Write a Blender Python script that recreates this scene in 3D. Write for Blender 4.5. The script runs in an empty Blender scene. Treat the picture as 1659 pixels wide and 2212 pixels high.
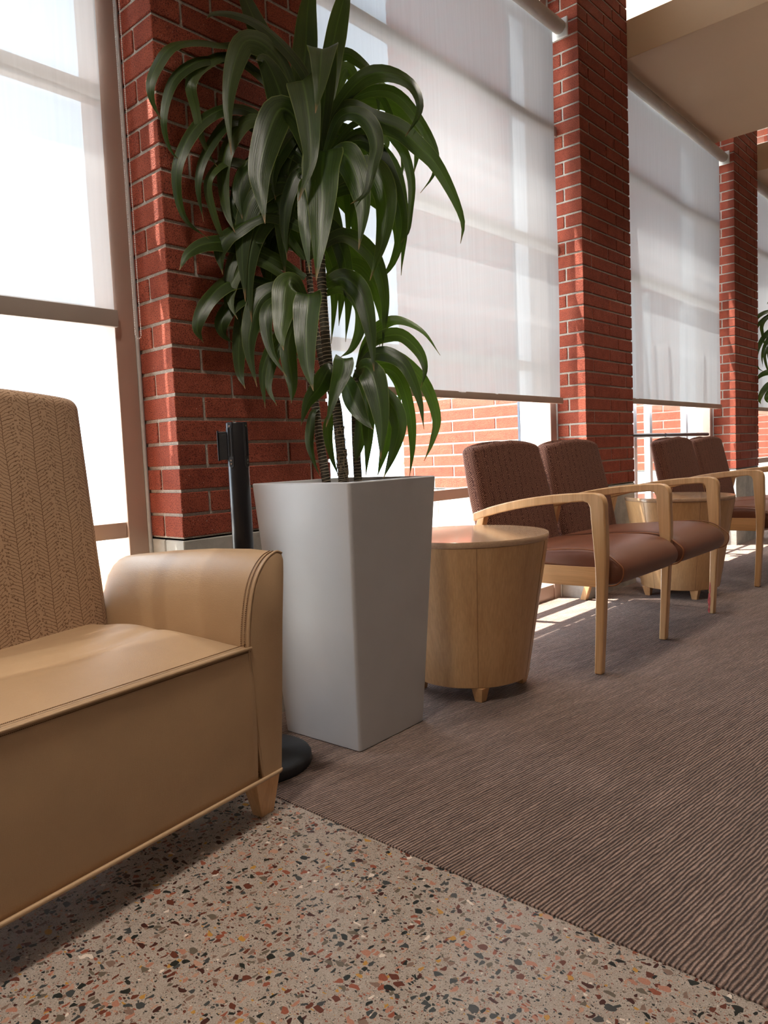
import bpy, bmesh, math, random
from mathutils import Vector, Matrix
random.seed(7)
S = bpy.context.scene
COL = S.collection
PI = math.pi

# ------------------------------------------------------------------ camera
cd = bpy.data.cameras.new('camera'); cam = bpy.data.objects.new('camera', cd); COL.objects.link(cam)
cd.sensor_fit = 'VERTICAL'; cd.sensor_height = 36.0; cd.sensor_width = 27.0
cd.lens = 1598.76 / 2212 * 36.0
cd.clip_start = 0.02; cd.clip_end = 200
yaw, pitch, roll = 0.73709, 0.074381, -0.0426125
_f = Vector((-math.sin(yaw)*math.cos(pitch), math.cos(yaw)*math.cos(pitch), -math.sin(pitch)))
_r0 = Vector((math.cos(yaw), math.sin(yaw), 0)); _u0 = _r0.cross(_f)
_r = _r0*math.cos(roll) + _u0*math.sin(roll); _u = _u0*math.cos(roll) - _r0*math.sin(roll)
M = Matrix.Identity(4)
for i in range(3):
    M[i][0] = _r[i]; M[i][1] = _u[i]; M[i][2] = -_f[i]
M[0][3], M[1][3], M[2][3] = 2.18177, 0.0, 0.96565
cam.matrix_world = M
S.camera = cam

# ------------------------------------------------------------------ light
S.view_settings.view_transform = 'Standard'; S.view_settings.look = 'None'
S.view_settings.gamma = 1.0; S.view_settings.use_curve_mapping = False
S.view_settings.exposure = 0.42
W = bpy.data.worlds.new('sky'); S.world = W; W.use_nodes = True
bg = W.node_tree.nodes['Background']
bg.inputs[0].default_value = (0.74, 0.86, 1.0, 1); bg.inputs[1].default_value = 4.8
sd = bpy.data.lights.new('sun', 'SUN'); sd.energy = 30; sd.angle = math.radians(0.55); sd.color = (1.0, 0.95, 0.87)
sun = bpy.data.objects.new('sun', sd); COL.objects.link(sun)
sun.rotation_euler = Vector((0.29, 0.17, -1.0)).to_track_quat('-Z', 'Y').to_euler()
BAYS = [(-4.48, -1.55), (-0.85, 1.389), (2.09, 4.328), (5.036, 7.280), (7.98, 10.22)]
for (a, b) in BAYS:          # portals: daylight through each window bay
    pl = bpy.data.lights.new('window_portal', 'AREA'); pl.shape = 'RECTANGLE'
    pl.size = b-a; pl.size_y = 4.75; pl.cycles.is_portal = True
    po = bpy.data.objects.new('window_portal', pl); COL.objects.link(po)
    po.location = (-0.36, (a+b)/2, 2.38); po.rotation_euler = (PI/2, 0, PI/2)
    po.rotation_euler = Vector((1, 0, 0)).to_track_quat('-Z', 'Y').to_euler(); po.location.x = -0.38
for (lx, ly, lz, lp, sz) in [(0.95, 0.25, 3.55, 19, .4), (0.80, 3.2, 3.55, 14, .4), (1.15, 6.1, 3.55, 12, .4), (1.15, 9.1, 3.55, 12, .4)]:     # added overhead fill, no fixtures: brightens the floor and furniture tops
    al = bpy.data.lights.new('overhead_fill', 'AREA'); al.shape = 'DISK'; al.size = sz
    al.energy = lp; al.color = (1.0, 0.90, 0.80); al.spread = math.radians(115)
    ao = bpy.data.objects.new('overhead_fill', al); COL.objects.link(ao); ao.location = (lx, ly, lz)

# ------------------------------------------------------------------ helpers
def obj(name, bm, mat=None, parent=None, smooth=False, loc=(0, 0, 0), rotz=0.0, bevel=0.0, seg=2, sub=0):
    me = bpy.data.meshes.new(name)
    bmesh.ops.recalc_face_normals(bm, faces=bm.faces)
    bm.to_mesh(me); bm.free()
    o = bpy.data.objects.new(name, me); COL.objects.link(o)
    if mat: me.materials.append(mat)
    if smooth:
        for p in me.polygons: p.use_smooth = True
    o.location = loc; o.rotation_euler = (0, 0, rotz)
    if bevel > 0:
        md = o.modifiers.new('bevel', 'BEVEL'); md.width = bevel; md.segments = seg; md.limit_method = 'ANGLE'; md.angle_limit = math.radians(35)
        md.harden_normals = False
        for p in me.polygons: p.use_smooth = True
        ws = o.modifiers.new('wn', 'WEIGHTED_NORMAL'); ws.keep_sharp = True
    if sub:
        ms = o.modifiers.new('sub', 'SUBSURF'); ms.levels = sub; ms.render_levels = sub
    if parent: o.parent = parent
    return o
def thing(name, label, cat, loc=(0, 0, 0), rotz=0.0, group=None, kind=None):
    o = bpy.data.objects.new(name, None); COL.objects.link(o); o.empty_display_size = 0.1
    o.location = loc; o.rotation_euler = (0, 0, rotz)
    if kind: o['kind'] = kind
    o['label'] = label; o['category'] = cat
    if group: o['group'] = group
    return o
def struct(o, label=None, cat=None):
    o['kind'] = 'structure'
    if label: o['label'] = label; o['category'] = cat
    return o
def box(bm, x0, x1, y0, y1, z0, z1):
    v = [bm.verts.new(p) for p in [(x0,y0,z0),(x1,y0,z0),(x1,y1,z0),(x0,y1,z0),(x0,y0,z1),(x1,y0,z1),(x1,y1,z1),(x0,y1,z1)]]
    for f in [(0,3,2,1),(4,5,6,7),(0,1,5,4),(1,2,6,5),(2,3,7,6),(3,0,4,7)]: bm.faces.new([v[i] for i in f])
def cbox(bm, x0, x1, y0, y1, z0, z1, c=0.0025):
    """box with chamfered edges"""
    def q(x, y, z, sx, sy, sz):
        return [bm.verts.new((x, y-sy*c, z-sz*c)), bm.verts.new((x-sx*c, y, z-sz*c)), bm.verts.new((x-sx*c, y-sy*c, z))]
    V = {}
    for sx, x in ((-1, x0), (1, x1)):
        for sy, y in ((-1, y0), (1, y1)):
            for sz, z in ((-1, z0), (1, z1)): V[(sx, sy, sz)] = q(x, y, z, sx, sy, sz)
    for a in range(3):
        o1, o2 = [i for i in range(3) if i != a]
        for s in (-1, 1):
            ring = []
            for t1, t2 in ((-1, -1), (1, -1), (1, 1), (-1, 1)):
                k = [0, 0, 0]; k[a] = s; k[o1] = t1; k[o2] = t2; ring.append(V[tuple(k)][a])
            bm.faces.new(ring)
    for a in range(3):
        o1, o2 = [i for i in range(3) if i != a]
        for t1 in (-1, 1):
            for t2 in (-1, 1):
                k = [0, 0, 0]; k[o1] = t1; k[o2] = t2
                kn = list(k); kn[a] = -1; kp = list(k); kp[a] = 1
                bm.faces.new([V[tuple(kn)][o1], V[tuple(kn)][o2], V[tuple(kp)][o2], V[tuple(kp)][o1]])
    for k in V: bm.faces.new(V[k])
def prism(bm, pts, a0, a1, axis='y'):
    """extrude the outline pts (two coordinates) along one axis"""
    def P(p, a):
        return {'y': (p[0], a, p[1]), 'x': (a, p[0], p[1]), 'z': (p[0], p[1], a)}[axis]
    A = [bm.verts.new(P(p, a0)) for p in pts]; B = [bm.verts.new(P(p, a1)) for p in pts]
    n = len(pts)
    bm.faces.new(A); bm.faces.new(B[::-1])
    for i in range(n): bm.faces.new([A[i], A[(i+1) % n], B[(i+1) % n], B[i]])
def lathe(bm, prof, n=48, cx=0, cy=0, cap=True):
    R = []
    for (r, z) in prof:
        R.append([bm.verts.new((cx+r*math.cos(2*PI*i/n), cy+r*math.sin(2*PI*i/n), z)) for i in range(n)])
    for a, b in zip(R, R[1:]):
        for i in range(n): bm.faces.new([a[i], a[(i+1) % n], b[(i+1) % n], b[i]])
    if cap: bm.faces.new(R[0][::-1]); bm.faces.new(R[-1])
def tube(bm, pts, rad, n=8, cap=True):
    pts = [Vector(p) for p in pts]
    rr = rad if isinstance(rad, (list, tuple)) else [rad]*len(pts)
    R = []; up = Vector((0.13, 0.21, 0.97)).normalized()
    for i, p in enumerate(pts):
        t = (pts[min(i+1, len(pts)-1)] - pts[max(i-1, 0)]).normalized()
        a = t.cross(up)
        if a.length < 1e-3: a = t.cross(Vector((1, 0, 0)))
        a.normalize(); b = t.cross(a); 
        R.append([bm.verts.new(p + (a*math.cos(2*PI*k/n) + b*math.sin(2*PI*k/n))*rr[i]) for k in range(n)])
    for a, b in zip(R, R[1:]):
        for i in range(n): bm.faces.new([a[i], a[(i+1) % n], b[(i+1) % n], b[i]])
    if cap: bm.faces.new(R[0][::-1]); bm.faces.new(R[-1])
def grid_surf(bm, fn, nu, nv, uvfn=None):
    uvl = bm.loops.layers.uv.verify() if uvfn else None
    G = [[bm.verts.new(fn(i/nu, j/nv)) for i in range(nu+1)] for j in range(nv+1)]
    for j in range(nv):
        for i in range(nu):
            f = bm.faces.new([G[j][i], G[j][i+1], G[j+1][i+1], G[j+1][i]])
            if uvfn:
                for l, (a, b) in zip(f.loops, ((i, j), (i+1, j), (i+1, j+1), (i, j+1))): l[uvl].uv = uvfn(a/nu, b/nv)
    return G
def spline(pts, n):
    """Catmull-Rom through pts -> n+1 points"""
    P = [Vector(p) for p in pts]; P = [2*P[0]-P[1]] + P + [2*P[-1]-P[-2]]
    m = len(P)-3; out = []
    for k in range(n+1):
        t = k/n*m; i = min(int(t), m-1); t -= i
        a, b, c, d = P[i:i+4]
        out.append(0.5*((2*b) + (c-a)*t + (2*a-5*b+4*c-d)*t*t + (3*b-a-3*c+d)*t**3))
    return out

# ------------------------------------------------------------------ materials
def newmat(name):
    m = bpy.data.materials.new(name); m.use_nodes = True; nt = m.node_tree
    return m, nt, nt.nodes['Principled BSDF']
class NB:
    """tiny node builder"""
    def __init__(s, nt): s.nt = nt
    def n(s, typ, ins=None, **kw):
        nd = s.nt.nodes.new(typ)
        for k, v in kw.items(): setattr(nd, k, v)
        for k, v in (ins or {}).items():
            if hasattr(v, 'is_output') or isinstance(v, bpy.types.NodeSocket): s.nt.links.new(v, nd.inputs[k])
            else: nd.inputs[k].default_value = v
        return nd
    def m(s, op, a, b=0.0, c=0.0): return s.n('ShaderNodeMath', {0: a, 1: b, 2: c}, operation=op).outputs[0]
    def mix(s, f, a, b, mode='MIX'):
        nd = s.nt.nodes.new('ShaderNodeMix'); nd.data_type = 'RGBA'; nd.blend_type = mode
        for k, v in ((0, f), (6, a), (7, b)):
            if isinstance(v, bpy.types.NodeSocket): s.nt.links.new(v, nd.inputs[k])
            else: nd.inputs[k].default_value = v
        return nd.outputs[2]
    def ramp(s, f, stops, interp='LINEAR'):
        nd = s.nt.nodes.new('ShaderNodeValToRGB'); cr = nd.color_ramp; cr.interpolation = interp
        while len(cr.elements) > 1: cr.elements.remove(cr.elements[-1])
        cr.elements[0].position = stops[0][0]; cr.elements[0].color = (*stops[0][1], 1)
        for p, c in stops[1:]:
            e = cr.elements.new(p); e.color = (*c, 1)
        s.nt.links.new(f, nd.inputs[0]); return nd.outputs[0]
    def noise(s, vec, scale, detail=3.0, rough=0.55, out=0): return s.n('ShaderNodeTexNoise', {'Vector': vec, 'Scale': scale, 'Detail': detail, 'Roughness': rough}).outputs[out]
    def bump(s, h, strength, dist, normal=None):
        ins = {'Height': h, 'Strength': strength, 'Distance': dist}
        if normal: ins['Normal'] = normal
        return s.n('ShaderNodeBump', ins).outputs[0]
    def link(s, a, b): s.nt.links.new(a, b)
def coords(b, kind='Object'): return b.n('ShaderNodeTexCoord').outputs[kind]
def plain(name, col, rough=0.6, metal=0.0, var=0.06, vscale=8.0, bumpd=0.0, bscale=200.0, coat=0.0, spec=0.5):
    m, nt, p = newmat(name); b = NB(nt); c = coords(b)
    n = b.noise(c, vscale, 3)
    dark = tuple(x*(1-var) for x in col); lite = tuple(min(1, x*(1+var)) for x in col)
    b.link(b.ramp(n, [(0.3, dark), (0.7, lite)]), p.inputs['Base Color'])
    p.inputs['Roughness'].default_value = rough; p.inputs['Metallic'].default_value = metal
    p.inputs['Coat Weight'].default_value = coat; p.inputs['Specular IOR Level'].default_value = spec
    if bumpd: b.link(b.bump(b.noise(c, bscale, 2), 0.6, bumpd), p.inputs['Normal'])
    return m
def m_brick():
    m, nt, p = newmat('brick_face'); b = NB(nt); c = coords(b)
    r = b.n('ShaderNodeNewGeometry').outputs['Random Per Island']
    base = b.ramp(r, [(0.0, (0.27, 0.062, 0.036)), (0.35, (0.35, 0.085, 0.050)), (0.7, (0.41, 0.108, 0.064)), (1.0, (0.31, 0.072, 0.043))])
    big = b.noise(c, 18, 4); base = b.mix(0.45, base, b.ramp(big, [(0.3, (0.20, 0.034, 0.018)), (0.72, (0.46, 0.110, 0.058))]))
    pit = b.noise(c, 270, 2, 0.65); pm = b.ramp(pit, [(0.36, (0, 0, 0)), (0.50, (1, 1, 1))])
    base = b.mix(pm, (0.085, 0.018, 0.012, 1), base)
    fl = b.noise(c, 150, 1); base = b.mix(b.ramp(fl, [(0.74, (0, 0, 0)), (0.80, (1, 1, 1))]), base, (0.62, 0.42, 0.33, 1))
    b.link(base, p.inputs['Base Color']); p.inputs['Roughness'].default_value = 0.86
    p.inputs['Specular IOR Level'].default_value = 0.25
    h = b.m('ADD', b.m('MULTIPLY', b.noise(c, 270, 2, 0.65), 0.9), b.noise(c, 90, 3))
    b.link(b.bump(h, 0.9, 0.003), p.inputs['Normal'])
    return m
def m_mortar():
    m, nt, p = newmat('mortar'); b = NB(nt); c = coords(b)
    b.link(b.ramp(b.noise(c, 240, 3), [(0.3, (0.34, 0.30, 0.25)), (0.7, (0.60, 0.54, 0.47))]), p.inputs['Base Color'])
    p.inputs['Roughness'].default_value = 0.95; b.link(b.bump(b.noise(c, 260, 3), 1.0, 0.003), p.inputs['Normal'])
    return m
def m_concrete(name, a, bb):
    m, nt, p = newmat(name); b = NB(nt); c = coords(b)
    n = b.noise(c, 7, 6, 0.65)
    b.link(b.ramp(n, [(0.3, a), (0.7, bb)]), p.inputs['Base Color'])
    p.inputs['Roughness'].default_value = 0.85; b.link(b.bump(b.noise(c, 60, 5), 0.5, 0.003), p.inputs['Normal'])
    return m
def m_terrazzo():
    m, nt, p = newmat('terrazzo'); b = NB(nt); c = coords(b)
    dn = b.n('ShaderNodeTexNoise', {'Vector': c, 'Scale': 55.0, 'Detail': 3.0}).outputs['Color']
    cc = b.n('ShaderNodeVectorMath', {0: c, 1: b.n('ShaderNodeVectorMath', {0: dn, 1: (0.0075, 0.0075, 0.0)}, operation='MULTIPLY').outputs[0]}, operation='ADD').outputs[0]
    n1 = b.noise(c, 360, 4, 0.7); n2 = b.noise(c, 38, 4)
    base = b.mix(0.5, b.ramp(n1, [(0.28, (0.11, 0.085, 0.07)), (0.48, (0.36, 0.30, 0.255)), (0.72, (0.70, 0.62, 0.55))]),
                 b.ramp(n2, [(0.3, (0.25, 0.195, 0.155)), (0.7, (0.40, 0.335, 0.28))]))
    cols = [(0.0, (0.018, 0.022, 0.020)), (0.16, (0.05, 0.055, 0.055)), (0.30, (0.115, 0.035, 0.022)), (0.42, (0.25, 0.075, 0.045)), (0.50, (0.12, 0.10, 0.075)),
            (0.62, (0.20, 0.13, 0.10)), (0.70, (0.38, 0.175, 0.12)), (0.78, (0.055, 0.02, 0.016)), (0.86, (0.42, 0.24, 0.17)), (0.93, (0.42, 0.22, 0.05)), (0.97, (0.68, 0.58, 0.50))]
    for (sc, dens, thr, stretch, off) in ((320.0, 0.30, 0.18, (1, .7, 1), 3.1), (150.0, 0.26, 0.13, (.6, 1, 1), 1.7), (86.0, 0.30, 0.11, (1, .62, 1), 0.0), (58.0, 0.20, 0.12, (.66, 1, 1), 5.3)):
        mp = b.n('ShaderNodeMapping', {'Vector': cc, 'Location': (off, off*1.3, 0), 'Rotation': (0, 0, off), 'Scale': stretch}).outputs[0]
        e = b.n('ShaderNodeTexVoronoi', {'Vector': mp, 'Scale': sc}, feature='DISTANCE_TO_EDGE', voronoi_dimensions='2D').outputs['Distance']
        f = b.n('ShaderNodeTexVoronoi', {'Vector': mp, 'Scale': sc}, feature='F1', voronoi_dimensions='2D')
        sep = b.n('ShaderNodeSeparateColor', {0: f.outputs['Color']}); near = b.m('LESS_THAN', f.outputs['Distance'], 0.47)
        on = b.m('LESS_THAN', sep.outputs[0], dens)
        t2 = b.m('MULTIPLY_ADD', sep.outputs[2], 0.10, thr)
        mask = b.m('MULTIPLY', b.m('MULTIPLY', on, near), b.m('GREATER_THAN', e, t2))
        chip = b.ramp(sep.outputs[1], cols, 'CONSTANT')
        chip = b.mix(0.35, chip, b.mix(1.0, chip, b.ramp(n1, [(0.3, (0.5, 0.5, 0.5)), (0.7, (1.6, 1.5, 1.4))]), 'MULTIPLY'))
        base = b.mix(mask, base, chip)
    b.link(base, p.inputs['Base Color'])
    p.inputs['Specular IOR Level'].default_value = 0.45
    b.link(b.ramp(b.noise(c, 3, 4), [(0.3, (0.15,)*3), (0.7, (0.26,)*3)]), p.inputs['Roughness'])
    b.link(b.bump(b.noise(c, 14, 3), 0.12, 0.002), p.inputs['Normal'])
    return m
def m_carpet():
    m, nt, p = newmat('ribbed_carpet'); b = NB(nt); c = coords(b)
    rot = b.n('ShaderNodeMapping', {'Vector': c, 'Rotation': (0, 0, math.radians(6))}).outputs[0]
    wob = b.n('ShaderNodeMapping', {'Vector': rot, 'Scale': (1, 0.22, 1)}).outputs[0]
    sx = b.n('ShaderNodeSeparateXYZ', {0: rot}).outputs[0]
    w = b.m('ADD', sx, b.m('MULTIPLY', b.m('SUBTRACT', b.noise(wob, 75, 2), 0.5), 0.010))
    s = b.m('MULTIPLY_ADD', b.m('SINE', b.m('MULTIPLY', w, 2*PI/0.0092)), 0.5, 0.5)
    s = b.m('ADD', b.m('MULTIPLY', s, 0.72), b.m('MULTIPLY', b.noise(wob, 300, 3, 0.7), 0.42))
    tuft = b.noise(c, 430, 3, 0.75)
    broad = b.noise(b.n('ShaderNodeMapping', {'Vector': rot, 'Scale': (1, 0.12, 1)}).outputs[0], 34, 2)
    h = b.m('ADD', s, b.m('MULTIPLY', tuft, 0.5))
    colr = b.ramp(s, [(0.22, (0.040, 0.018, 0.012)), (0.55, (0.175, 0.108, 0.082)), (0.95, (0.42, 0.295, 0.24))])
    colr = b.mix(0.8, colr, b.mix(1.0, colr, b.ramp(tuft, [(0.32, (0.30, 0.27, 0.25)), (0.68, (1.7, 1.65, 1.6))]), 'MULTIPLY'))
    colr = b.mix(0.6, colr, b.mix(1.0, colr, b.ramp(broad, [(0.35, (0.7, 0.66, 0.62)), (0.65, (1.2, 1.2, 1.2))]), 'MULTIPLY'))
    b.link(colr, p.inputs['Base Color']); p.inputs['Roughness'].default_value = 0.95; p.inputs['Specular IOR Level'].default_value = 0.15
    p.inputs['Sheen Weight'].default_value = 0.25
    b.link(b.bump(h, 1.0, 0.0045), p.inputs['Normal'])
    return m
def m_wood(name='maple_wood', axis=2, a=(0.61, 0.34, 0.150), c2=(0.77, 0.475, 0.235), rough=0.32):
    m, nt, p = newmat(name); b = NB(nt); c = coords(b)
    sc = [26, 26, 26]; sc[axis] = 1.6
    n = b.noise(b.n('ShaderNodeMapping', {'Vector': c, 'Scale': tuple(sc)}).outputs[0], 1.0, 5, 0.6)
    sc2 = [170, 170, 170]; sc2[axis] = 5
    g = b.noise(b.n('ShaderNodeMapping', {'Vector': c, 'Scale': tuple(sc2)}).outputs[0], 1.0, 3, 0.6)
    base = b.ramp(n, [(0.3, a), (0.7, c2)])
    base = b.mix(0.35, base, b.mix(1.0, base, b.ramp(g, [(0.35, (0.72, 0.66, 0.60)), (0.65, (1.1, 1.1, 1.1))]), 'MULTIPLY'))
    b.link(base, p.inputs['Base Color']); p.inputs['Roughness'].default_value = rough
    p.inputs['Coat Weight'].default_value = 0.25; p.inputs['Coat Roughness'].default_value = 0.15
    return m
def m_leather(name, col, rough=0.42, weave=0.0, dark=0.75):
    m, nt, p = newmat(name); b = NB(nt); c = coords(b)
    n = b.noise(c, 5, 5, 0.6)
    base = b.ramp(n, [(0.3, tuple(x*dark for x in col)), (0.7, col)])
    fx = b.noise(b.n('ShaderNodeMapping', {'Vector': c, 'Scale': (40, 40, 700)}).outputs[0], 1.0, 2)
    fy = b.noise(b.n('ShaderNodeMapping', {'Vector': c, 'Scale': (700, 700, 40)}).outputs[0], 1.0, 2)
    wv = b.m('ADD', fx, fy)
    if weave: base = b.mix(weave, base, b.mix(1.0, base, b.ramp(wv, [(0.42, (0.62, 0.60, 0.56)), (0.62, (1.18, 1.18, 1.18))]), 'MULTIPLY'))
    b.link(base, p.inputs['Base Color']); p.inputs['Roughness'].default_value = rough
    cr = b.n('ShaderNodeTexVoronoi', {'Vector': c, 'Scale': 260.0}, feature='DISTANCE_TO_EDGE').outputs['Distance']
    h = b.m('ADD', b.m('MULTIPLY', b.m('MINIMUM', cr, 0.1), 3.0), b.m('MULTIPLY', b.noise(c, 14, 4), 0.8))
    h = b.m('ADD', h, b.m('MULTIPLY', wv, 0.5))
    b.link(b.bump(h, 0.28, 0.002), p.inputs['Normal'])
    return m
def m_feather(name, base, line, period=0.075, freq=105.0, rough=0.85, thick=0.30, dots=0.5, slope=0.85, sheen=0.1):
    """columns of slanting strokes meeting in a spine, with small rings along the spines; UV in metres"""
    m, nt, p = newmat(name); b = NB(nt); c = coords(b, 'UV')
    nz = b.n('ShaderNodeTexNoise', {'Vector': c, 'Scale': 9.0, 'Detail': 2.0}).outputs['Color']
    cw = b.n('ShaderNodeVectorMath', {0: c, 1: b.n('ShaderNodeVectorMath', {0: nz, 1: (0.012, 0.02, 0)}, operation='MULTIPLY').outputs[0]}, operation='ADD').outputs[0]
    sx = b.n('ShaderNodeSeparateXYZ', {0: cw}); u, v = sx.outputs[0], sx.outputs[1]
    cu = b.m('DIVIDE', u, period)
    fr = b.m('FRACT', cu); d = b.m('ABSOLUTE', b.m('SUBTRACT', fr, 0.5))          # 0 at the seam line, .5 at the dotted spine
    ph = b.m('SUBTRACT', b.m('MULTIPLY', v, freq), b.m('MULTIPLY', d, period*freq*slope))
    side = b.m('GREATER_THAN', fr, 0.5); ph = b.m('ADD', ph, b.m('MULTIPLY', side, 0.45))
    ph = b.m('ADD', ph, b.m('MULTIPLY', b.noise(c, 45, 2), 1.1))
    st = b.m('ABSOLUTE', b.m('SUBTRACT', b.m('FRACT', ph), 0.5))
    stroke = b.m('MULTIPLY', b.m('LESS_THAN', st, thick*0.5), b.m('LESS_THAN', d, b.m('MULTIPLY_ADD', b.noise(c, 160, 1), 0.25, 0.30)))
    seam = b.m('LESS_THAN', d, 0.010)
    vo = b.n('ShaderNodeTexVoronoi', {'Vector': c, 'Scale': 1.0/0.0088}, feature='F1', voronoi_dimensions='2D')
    vd = vo.outputs['Distance']; vr = b.n('ShaderNodeSeparateColor', {0: vo.outputs['Color']}).outputs[0]
    ring = b.m('MULTIPLY', b.m('LESS_THAN', vd, 0.27), b.m('GREATER_THAN', vd, 0.11))
    near = b.m('GREATER_THAN', d, b.m('MULTIPLY_ADD', vr, 0.34, 0.16))
    ring = b.m('MULTIPLY', b.m('MULTIPLY', ring, near), b.m('LESS_THAN', vr, dots+0.3))
    k = b.m('MINIMUM', b.m('ADD', b.m('ADD', stroke, seam), ring), 1.0)
    bn = b.noise(c, 300, 2)
    bc = b.ramp(bn, [(0.3, tuple(x*0.86 for x in base)), (0.7, tuple(x*1.1 for x in base))])
    b.link(b.mix(b.m('MULTIPLY', k, 0.9), bc, (*line, 1)), p.inputs['Base Color'])
    p.inputs['Roughness'].default_value = rough; p.inputs['Specular IOR Level'].default_value = 0.2; p.inputs['Sheen Weight'].default_value = sheen
    b.link(b.bump(b.m('ADD', b.m('MULTIPLY', k, -0.5), bn), 0.5, 0.0012), p.inputs['Normal'])
    return m
def m_blind(name, tint=(0.81, 0.87, 0.93), trans=0.060, clear=0.10):
    """woven sunscreen cloth: reflects a little, scatters daylight through, and lets a little straight through between the threads"""
    m = bpy.data.materials.new(name); m.use_nodes = True; nt = m.node_tree; b = NB(nt)
    for n in list(nt.nodes): nt.nodes.remove(n)
    out = nt.nodes.new('ShaderNodeOutputMaterial'); c = coords(b)
    wv = b.noise(b.n('ShaderNodeMapping', {'Vector': c, 'Scale': (1, 60, 2)}).outputs[0], 1.0, 4)
    col = b.ramp(wv, [(0.3, tuple(x*0.94 for x in tint)), (0.7, tint)])
    df = b.n('ShaderNodeBsdfDiffuse', {'Color': col}).outputs[0]
    tl = b.n('ShaderNodeBsdfTranslucent', {'Color': col}).outputs[0]
    tp = b.n('ShaderNodeBsdfTransparent', {'Color': (1, 1, 1, 1)}).outputs[0]
    dk = b.n('ShaderNodeBsdfDiffuse', {'Color': (0, 0, 0, 1)}).outputs[0]
    m1 = b.n('ShaderNodeMixShader', {0: trans, 1: df, 2: tl}).outputs[0]
    face = b.n('ShaderNodeLayerWeight', {'Blend': 0.5}).outputs['Facing']       # holes close at a slant
    op = b.m('MULTIPLY', b.m('POWER', b.m('SUBTRACT', 1.0, face), 1.5), clear*1.35)
    m2 = b.n('ShaderNodeMixShader', {0: op, 1: m1, 2: tp}).outputs[0]
    b.link(m2, out.inputs[0]); return m
def m_glass():
    m = bpy.data.materials.new('window_glass'); m.use_nodes = True; nt = m.node_tree; b = NB(nt)
    for n in list(nt.nodes): nt.nodes.remove(n)
    out = nt.nodes.new('ShaderNodeOutputMaterial')
    fc = b.n('ShaderNodeLayerWeight', {'Blend': 0.5}).outputs['Facing']; fr = b.m('MULTIPLY_ADD', b.m('POWER', fc, 5.0), 0.9, 0.045)
    tp = b.n('ShaderNodeBsdfTransparent', {'Color': (0.93, 0.96, 0.97, 1)}).outputs[0]
    gl = b.n('ShaderNodeBsdfGlossy', {'Color': (1, 1, 1, 1), 'Roughness': 0.01}).outputs[0]
    b.link(b.n('ShaderNodeMixShader', {0: fr, 1: tp, 2: gl}).outputs[0], out.inputs[0]); return m
def m_leaf(name='leaf_green', a=(0.011, 0.024, 0.004), c2=(0.038, 0.070, 0.011)):
    m = bpy.data.materials.new(name); m.use_nodes = True; nt = m.node_tree; b = NB(nt); p = nt.nodes['Principled BSDF']
    out = [n for n in nt.nodes if n.type == 'OUTPUT_MATERIAL'][0]
    c = coords(b, 'UV')        # u across (0..1), v along (0..1)
    s = b.n('ShaderNodeSeparateXYZ', {0: c}); u, v = s.outputs[0], s.outputs[1]
    st = b.noise(b.n('ShaderNodeMapping', {'Vector': c, 'Scale': (26, 1.2, 1)}).outputs[0], 1.0, 3)
    base = b.ramp(st, [(0.3, a), (0.7, c2)])
    mid = b.m('LESS_THAN', b.m('ABSOLUTE', b.m('SUBTRACT', u, 0.5)), 0.03)
    base = b.mix(b.m('MULTIPLY', mid, 0.5), base, (0.09, 0.16, 0.03, 1))
    edge = b.m('GREATER_THAN', b.m('ABSOLUTE', b.m('SUBTRACT', u, 0.5)), 0.475)
    base = b.mix(b.m('MULTIPLY', edge, 0.6), base, (0.20, 0.24, 0.06, 1))
    tip = b.ramp(v, [(0.94, (0, 0, 0)), (0.985, (1, 1, 1))])
    base = b.mix(tip, base, (0.30, 0.17, 0.07, 1))
    b.link(base, p.inputs['Base Color']); p.inputs['Roughness'].default_value = 0.34
    p.inputs['Specular IOR Level'].default_value = 0.5
    b.link(b.bump(st, 0.5, 0.0015), p.inputs['Normal'])
    tl = b.n('ShaderNodeBsdfTranslucent', {'Color': (0.12, 0.24, 0.015, 1)}).outputs[0]
    b.link(b.n('ShaderNodeMixShader', {0: 0.16, 1: p.outputs[0], 2: tl}).outputs[0], out.inputs[0])
    return m

BRICK = m_brick(); MORTAR = m_mortar()
BLOCK = m_concrete('block_concrete', (0.30, 0.285, 0.25), (0.52, 0.50, 0.45))
PAVE = m_concrete('pavement', (0.44, 0.43, 0.40), (0.58, 0.57, 0.54))
TERR = m_terrazzo(); CARPET = m_carpet()
WOOD = m_wood(); WOODH = m_wood('maple_wood_across', 0); WOODY = m_wood('maple_wood_long', 1)
VEN = m_wood('maple_veneer', 2, (0.58, 0.335, 0.150), (0.68, 0.42, 0.205), 0.38)
TAN = m_leather('tan_vinyl', (0.45, 0.295, 0.165), 0.40, 0.75, 0.88)
STITCH = plain('stitch_thread', (0.17, 0.085, 0.035), 0.8)
BROWN = m_leather('brown_vinyl', (0.175, 0.060, 0.030), 0.36, 0.12, 0.85)
PIPE = plain('brown_piping', (0.26, 0.09, 0.03), 0.5)
FEATHER = m_feather('feather_fabric', (0.47, 0.31, 0.195), (0.13, 0.06, 0.025), 0.086, 96.0, thick=0.17, slope=0.55)
HERRING = m_feather('brown_herringbone', (0.070, 0.024, 0.016), (0.33, 0.165, 0.11), 0.050, 105.0, thick=0.30, dots=0.6, sheen=0.0)
ALU = plain('bronze_aluminium', (0.40, 0.29, 0.235), 0.42, 0.25, 0.05, 3.0)
ALUW = plain('white_frame', (0.80, 0.82, 0.86), 0.45, 0.0)
GASKET = plain('dark_gasket', (0.05, 0.07, 0.10), 0.6)
CAULK = plain('caulk', (0.50, 0.49, 0.47), 0.7, 0.0, 0.1, 30)
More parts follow.
